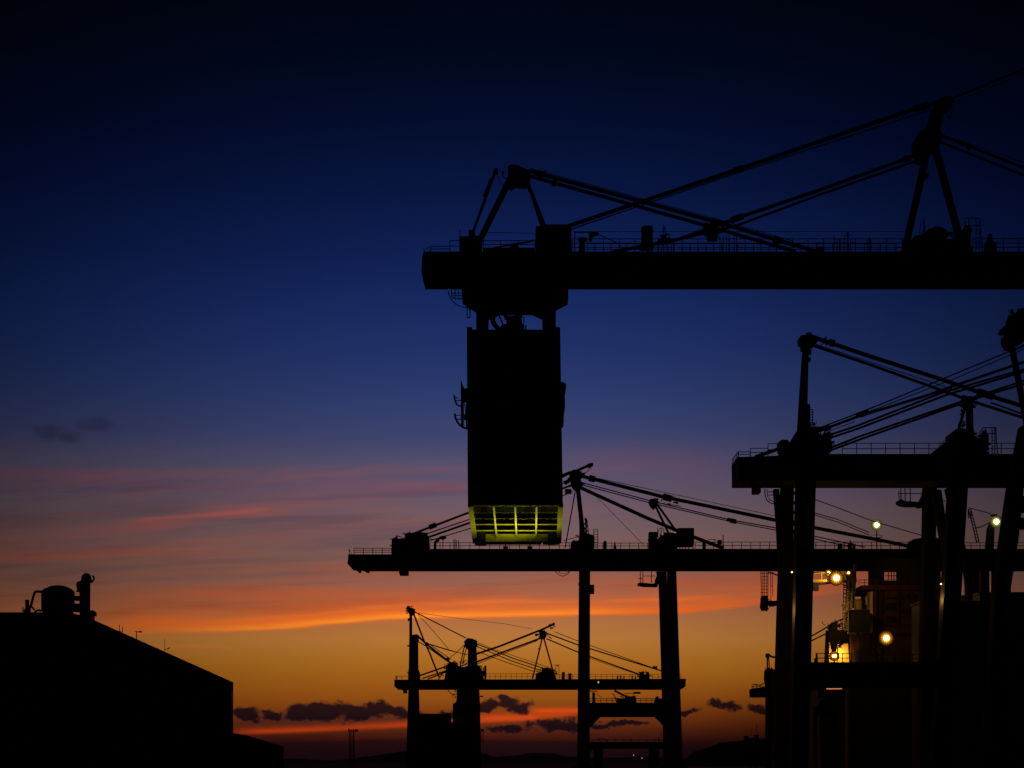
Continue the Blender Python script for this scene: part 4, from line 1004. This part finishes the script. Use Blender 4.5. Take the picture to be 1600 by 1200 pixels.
ridge('hills', [(-300, 1187), (300, 1186), (440, 1186), (470, 1185.5), (500, 1188), (545, 1188), (575, 1182), (600, 1178), (630, 1174), (690, 1170), (750, 1176), (775, 1183), (800, 1181), (835, 1176.5), (860, 1177), (890, 1182), (940, 1184), (1010, 1183), (1090, 1186), (1300, 1183), (1700, 1178), (2000, 1180)], 6000, 2500, .25, 3)
ridge('hills', [(1064, 1190), (1080, 1188), (1084, 1174), (1100, 1171), (1108, 1167), (1119, 1164), (1124, 1160.5), (1140, 1159.5), (1153, 1158.5), (1166, 1154.5), (1176, 1152.5), (1188, 1153.5), (1200, 1155), (1260, 1157), (1330, 1152)], 1500, 260, .7, 5)
d = 1450.0
b = MB(d); b.bar((1182, 1130), (1183.5, 1158), .7, 0); b.rect(1179, 1148, 1185.5, 1158, 0, 4); b.bar((1174, 1138), (1174, 1158), .5, 0); b.rect(1163, 1150, 1170, 1158, 0, 4)
tag(obj('radio_mast', b, 'dark'), 'thin masts on a small hut topping the dark headland left of the thick legs', 'mast')

# ================================================================== SKY
w = bpy.data.worlds.new('World'); bpy.context.scene.world = w; w.use_nodes = True
w.cycles.sampling_method = 'MANUAL'; w.cycles.sample_map_resolution = 512
nt = w.node_tree; nt.nodes.clear(); NL = nt.links
class N:
    def __init__(s, k): s.k = k
    def _m(s, op, *o, clamp=False):
        n = nt.nodes.new('ShaderNodeMath'); n.operation = op; n.use_clamp = clamp
        for i, q in enumerate((s,) + o):
            if isinstance(q, N): NL.new(q.k, n.inputs[i])
            else: n.inputs[i].default_value = q
        return N(n.outputs[0])
    def __add__(s, o): return s._m('ADD', o)
    __radd__ = __add__
    def __sub__(s, o): return s._m('SUBTRACT', o)
    def __rsub__(s, o): return (s * -1) + o
    def __mul__(s, o): return s._m('MULTIPLY', o)
    __rmul__ = __mul__
    def __truediv__(s, o): return s._m('DIVIDE', o)
    def max(s, o): return s._m('MAXIMUM', o)
    def min(s, o): return s._m('MINIMUM', o)
    def clamp(s): return s._m('ADD', 0.0, clamp=True)
    def exp(s): return s._m('EXPONENT')
    def gauss(s, c, wd): t = (s - c) * (1.0 / wd); return (t * t * -1.0).exp()
    def step(s, a, b_):
        n = nt.nodes.new('ShaderNodeMapRange'); n.interpolation_type = 'SMOOTHERSTEP'
        NL.new(s.k, n.inputs['Value']); n.inputs['From Min'].default_value = a; n.inputs['From Max'].default_value = b_
        return N(n.outputs['Result'])
tc = nt.nodes.new('ShaderNodeTexCoord'); sep = nt.nodes.new('ShaderNodeSeparateXYZ'); NL.new(tc.outputs['Generated'], sep.inputs[0])
X, Y, Z = (N(sep.outputs[i]) for i in range(3))
R2D = 57.29578
EL = Z._m('ARCSINE') * R2D                 # elevation, degrees
AZ = X._m('ARCTAN2', Y) * R2D              # azimuth from north, degrees
def ang(px, py):
    v = (P(px, py, 1.0) - Vector((0, 0, CAMZ))).normalized()
    return math.degrees(math.atan2(v.x, v.y)), math.degrees(math.asin(v.z))
elev = lambda py: ang(800, py)[1]
azim = lambda px: ang(px, 1000)[0]
def noise(sx, sy, scale, detail=5, rough=.55, off=0.0, lac=2.0):
    cb = nt.nodes.new('ShaderNodeCombineXYZ')
    NL.new((AZ * sx + off).k, cb.inputs[0]); NL.new((EL * sy + off * .7).k, cb.inputs[1]); cb.inputs[2].default_value = off * 1.3
    n = nt.nodes.new('ShaderNodeTexNoise'); n.inputs['Scale'].default_value = scale; n.inputs['Detail'].default_value = detail; n.inputs['Roughness'].default_value = rough; n.inputs['Lacunarity'].default_value = lac
    NL.new(cb.outputs[0], n.inputs['Vector']); return N(n.outputs['Fac'])
def ramp(fac, stops, interp='LINEAR'):
    n = nt.nodes.new('ShaderNodeValToRGB'); n.color_ramp.interpolation = interp
    e = n.color_ramp.elements
    while len(e) > 1: e.remove(e[-1])
    for i, (p, c) in enumerate(stops):
        q = e[0] if i == 0 else e.new(p)
        q.position = p; q.color = (*c, 1)
    NL.new(fac.k, n.inputs['Fac']); return n.outputs['Color']
def mix(fac, a, b_, mode='MIX'):
    n = nt.nodes.new('ShaderNodeMix'); n.data_type = 'RGBA'; n.blend_type = mode
    if isinstance(fac, N): NL.new(fac.k, n.inputs[0])
    else: n.inputs[0].default_value = fac
    for sock, v in ((n.inputs[6], a), (n.inputs[7], b_)):
        if isinstance(v, tuple): sock.default_value = (*v, 1)
        else: NL.new(v, sock)
    return n.outputs[2]
EMAX = 26.0
#SKYSTOPS
grad = [(1210, (9, 5, 10)), (1190, (14, 7, 13)), (1172, (28, 10, 15)), (1158, (48, 16, 14)), (1140, (84, 34, 16)), (1115, (122, 58, 17)), (1090, (146, 78, 20)), (1060, (160, 94, 26)), (1030, (172, 108, 36)),
        (1000, (182, 118, 54)), (970, (176, 112, 66)), (940, (160, 100, 72)), (905, (136, 96, 84)), (870, (126, 94, 87)), (835, (119, 93, 94)), (800, (110, 90, 100)), (765, (98, 84, 104)), (725, (82, 79, 108)), (680, (62, 68, 110)),
        (620, (46, 60, 110)), (550, (33, 50, 104)), (480, (24, 42, 96)), (400, (16, 32, 82)), (300, (9, 22, 64)), (200, (4, 14, 46)), (100, (2, 9, 30)), (0, (1, 5, 20)), (-200, (0, 2, 9))]
base = ramp(EL * (1 / EMAX), [(max(0.0, elev(y)) / EMAX, srgb(*c)) for y, c in grad])
E_ = lambda y: elev(y)
# warps
wl = noise(.16, .9, 1.0, 4, .55, 3.1) - .5       # long soft streak noise
wf = noise(.35, 3.2, 1.0, 5, .6, 11.7) - .5       # finer streak noise
col = base
def streak(pts, above, below, amp, az0, az1, colr, mode='MIX', soft=2.0, wfk=.25, tex=None):
    """soft band following a px polyline; above/below = falloff in degrees"""
    global col
    # piecewise-linear centre line through a float curve ramp
    n = nt.nodes.new('ShaderNodeFloatCurve'); c = n.mapping.curves[0]
    xs = [(azim(x) + 15) / 30 for x, y in pts]; ys = [ang(x, y)[1] / 10 for x, y in pts]
    while len(c.points) > 2: c.points.remove(c.points[1])
    c.points[0].location = (xs[0], ys[0]); c.points[1].location = (xs[-1], ys[-1])
    for q in zip(xs[1:-1], ys[1:-1]): c.points.new(*q)
    n.mapping.update(); NL.new(((AZ + 15.0) * (1 / 30)).k, n.inputs['Value'])
    v = EL - N(n.outputs[0]) * 10.0 + wf * wfk
    up = v.max(0.0) * (1 / above); dn = v.min(0.0) * (1 / below)
    m = ((up * up + dn * dn) * -1.0).exp() * amp * AZ.step(azim(az0[0]), azim(az0[1])) * (1.0 - AZ.step(azim(az1[0]), azim(az1[1])))
    if tex is not None: m = m * tex
    col = mix(m.clamp(), col, srgb(*colr), mode)
tx = (noise(.2, 2.6, 1.0, 5, .6, 23.0) - .32).clamp() * 2.6
tx2 = (noise(.12, 2.0, 1.0, 4, .55, 41.0) - .3).clamp() * 2.4
# pink veils high up on the left
streak([(-200, 736), (60, 738), (230, 753), (420, 756), (620, 757), (760, 765)], .22, .32, .42, (-400, 0), (420, 700), (136, 74, 84), tex=tx2)
streak([(420, 762), (560, 756), (680, 757), (800, 764)], .12, .22, .5, (420, 560), (720, 860), (150, 78, 86), tex=tx)
streak([(-200, 858), (100, 838), (230, 824), (340, 804), (430, 793), (740, 772)], .26, .16, .6, (-400, 60), (420, 720), (170, 84, 74), tex=tx)
streak([(160, 816), (300, 806), (370, 799), (430, 793)], .06, .05, .55, (150, 260), (360, 450), (196, 92, 74))
streak([(-200, 880), (200, 850), (500, 820), (760, 800)], .8, .6, .28, (-500, -100), (500, 820), (124, 72, 74), tex=tx2)
streak([(-100, 814), (100, 808), (200, 800), (330, 788)], .25, .2, .55, (-300, 40), (240, 360), (70, 56, 74), tex=tx2)
streak([(880, 720), (1000, 717), (1120, 726)], .35, .35, .22, (840, 960), (1060, 1200), (122, 72, 92))
streak([(430, 845), (560, 838), (720, 826)], .25, .25, .35, (380, 520), (700, 800), (92, 70, 80), tex=tx)
streak([(-200, 905), (200, 900), (480, 885)], .25, .25, .35, (-400, 0), (400, 600), (140, 84, 72), tex=tx)
def veil(sx, sy, tilt, off, e0, e1, az1, amp, colr, lo=.42, hi_=.75):
    global col
    cb = nt.nodes.new('ShaderNodeCombineXYZ'); NL.new((AZ * sx + off).k, cb.inputs[0]); NL.new(((EL - AZ * tilt) * sy).k, cb.inputs[1]); cb.inputs[2].default_value = off
    n = nt.nodes.new('ShaderNodeTexNoise'); n.inputs['Scale'].default_value = 1; n.inputs['Detail'].default_value = 6; n.inputs['Roughness'].default_value = .58; n.inputs['Distortion'].default_value = .25
    NL.new(cb.outputs[0], n.inputs['Vector'])
    m = N(n.outputs['Fac']).step(lo, hi_) * EL.step(e0[0], e0[1]) * (1.0 - EL.step(e1[0], e1[1])) * (1.0 - AZ.step(*az1)) * amp
    col = mix(m.clamp(), col, srgb(*colr))
veil(.11, 1.5, .10, 5.0, (4.4, 5.4), (7.2, 8.2), (-1.0, 7.0), .48, (142, 86, 83))
veil(.16, 2.2, .08, 9.0, (4.4, 5.2), (6.8, 7.6), (-2.0, 6.0), .36, (66, 56, 78))
veil(.14, 2.6, .06, 14.0, (3.9, 4.3), (5.2, 6.2), (1.0, 9.0), .5, (178, 88, 56))
veil(.20, 3.4, .05, 31.0, (3.6, 4.1), (4.9, 5.5), (2.0, 9.0), .5, (112, 70, 64))
# orange glow bands
streak([(-100, 958), (150, 948), (420, 934), (640, 926), (900, 918), (1200, 908), (1500, 900)], .42, .6, .75, (-300, 250), (1300, 1700), (196, 88, 42), tex=tx2)
streak([(60, 944), (200, 938), (420, 928), (600, 915)], .10, .12, .55, (60, 200), (480, 640), (190, 92, 52), tex=tx)
streak([(120, 970), (260, 948), (420, 952), (560, 945), (740, 932)], .12, .14, .75, (90, 230), (600, 760), (148, 66, 42), tex=tx)
streak([(100, 999), (222, 988), (393, 982.5), (532, 970.5), (640, 963), (740, 961), (900, 958), (1000, 957), (1100, 951), (1213, 937), (1400, 912)], .40, .07, 1.05, (40, 280), (1080, 1500), (234, 104, 36), wfk=.16, tex=(tx + .4))
streak([(100, 999.5), (222, 988.5), (393, 983), (532, 971), (640, 963.5), (740, 961.5), (900, 958), (1000, 956.5), (1100, 950)], .12, .045, .95, (140, 420), (820, 1080), (255, 142, 44), wfk=.12, tex=(tx * .7 + .5))
streak([(200, 975), (420, 966), (600, 948), (760, 940), (960, 940), (1180, 925)], .05, .05, .6, (200, 400), (1000, 1240), (250, 124, 46), wfk=.2, tex=tx)
streak([(260, 1010), (320, 1010), (380, 1012)], .05, .05, .35, (200, 290), (340, 400), (206, 118, 50), wfk=.05)
# red streak low on the horizon
streak([(300, 1148), (430, 1143), (540, 1138), (640, 1133), (740, 1127), (830, 1120), (920, 1113)], .11, .06, .9, (330, 420), (860, 940), (196, 62, 18), wfk=.06, tex=(tx * .5 + .6))
streak([(740, 1121), (800, 1122), (860, 1119)], .09, .07, .75, (730, 770), (820, 860), (205, 72, 22), wfk=.05)
streak([(820, 1111), (870, 1110.5), (920, 1110)], .08, .06, .85, (815, 850), (900, 930), (215, 74, 22), wfk=.05)
# dark bank above the horizon
streak([(300, 1162), (480, 1161), (640, 1156), (760, 1158), (900, 1160), (1100, 1168)], .03, 2.0, .55, (200, 330), (950, 1200), (28, 11, 15), wfk=.10)
streak([(300, 1128), (480, 1126), (640, 1121), (760, 1116)], .10, .12, .55, (330, 420), (600, 760), (62, 28, 28), wfk=.1)
# low cumulus silhouettes
cn = noise(1.0, 1.35, 2.2, 6, .54, 57.0)
cn2 = noise(1.0, 1.2, 1.1, 4, .5, 77.0)
wx_ = (noise(1.0, 1.2, 2.2, 4, .6, 91.0) - .5) * .85; wy_ = (noise(1.0, 1.2, 2.4, 4, .6, 19.0) - .5) * .45
AZ0, EL0 = AZ, EL; AZ = AZ + wx_; EL = EL + wy_
blobs = [(388, 1116, 30, 12), (425, 1119, 22, 9), (472, 1113, 30, 17), (500, 1112, 38, 19), (530, 1110, 26, 14), (556, 1114, 34, 12), (590, 1108, 30, 13), (612, 1110, 26, 11), (645, 1116, 30, 9), (690, 1118, 40, 8),
         (795, 1097, 24, 12), (812, 1105, 24, 10), (765, 1103, 22, 11), (750, 1108, 24, 8), (855, 1133, 36, 10), (890, 1134, 24, 9), (800, 1140, 44, 6), (960, 1131, 20, 6), (985, 1130, 24, 6), (930, 1133, 22, 6),
         (1120, 1100, 17, 8), (1136, 1103, 18, 7), (1185, 1107, 20, 7), (1078, 1114, 18, 7)]
acc = None
for (x, y, rx, ry) in blobs:
    a0, e0 = ang(x, y)
    u = (AZ - a0) * (60 / (rx * 1.18)); v = (EL - e0) * (60 / (ry * 1.1))
    g = ((u * u + v * v) * -1.0).exp()
    acc = g if acc is None else acc.max(g)
AZ, EL = AZ0, EL0
dens = acc * 1.25 + (cn - .5) * 1.7 + (cn2 - .5) * .7 - .54
cm = dens.step(-.10, .46)
ccol = ramp(dens, [(0.0, srgb(60, 27, 27)), (.14, srgb(31, 16, 27)), (.5, srgb(16, 9, 18))])
col = mix(cm * .93, col, ccol)
# faint grey puffs high on the left
acc = None
for (x, y, rx, ry) in [(75, 676, 34, 20), (150, 665, 34, 18), (105, 682, 30, 14)]:
    a0, e0 = ang(x, y); u = (AZ - a0) * (60 / rx); v = (EL - e0) * (60 / ry)
    g = ((u * u + v * v) * -1.0).exp(); acc = g if acc is None else acc.max(g)
col = mix((acc + (cn - .5) * 1.1 - .22).step(0, .95) * .62, col, srgb(48, 44, 76))
# twilight arch: brightest toward the afterglow, fading to night away from it
gaz = (AZ + 0.3) * (1 / 12.8); arch = ((gaz * gaz) * -1.0).exp() * .97 + .03
arch = arch.max(AZ.step(-135.0, -95.0) * (1.0 - AZ.step(-16.0, -4.0)) * .35)
arch = arch * (1.0 - AZ.step(1.5, 8.5) * (1.0 - EL.step(.5, 2.6)) * .5)
col = mix(1.0, col, (lambda n: (NL.new(arch.k, n.inputs[0]), NL.new(arch.k, n.inputs[1]), NL.new(arch.k, n.inputs[2]), n.outputs[0])[-1])(nt.nodes.new('ShaderNodeCombineXYZ')), 'MULTIPLY')
bg = nt.nodes.new('ShaderNodeBackground'); bg.inputs['Strength'].default_value = 1.0; NL.new(col, bg.inputs['Color'])
out = nt.nodes.new('ShaderNodeOutputWorld'); NL.new(bg.outputs[0], out.inputs['Surface'])

# ================================================================== CAMERA
cd = bpy.data.cameras.new('camera'); co = bpy.data.objects.new('camera', cd); C.objects.link(co)
co.location = (0, 0, CAMZ); co.rotation_euler = (math.pi / 2 + PITCH, 0, 0)
cd.sensor_width = 36.0; cd.lens = F / 1600 * 36.0; cd.clip_start = .1; cd.clip_end = 30000
S = bpy.context.scene; S.camera = co
S.view_settings.view_transform = 'Standard'; S.view_settings.look = 'None'; S.view_settings.exposure = 0; S.view_settings.gamma = 1
S.cycles.max_bounces = 4; S.cycles.use_denoising = True
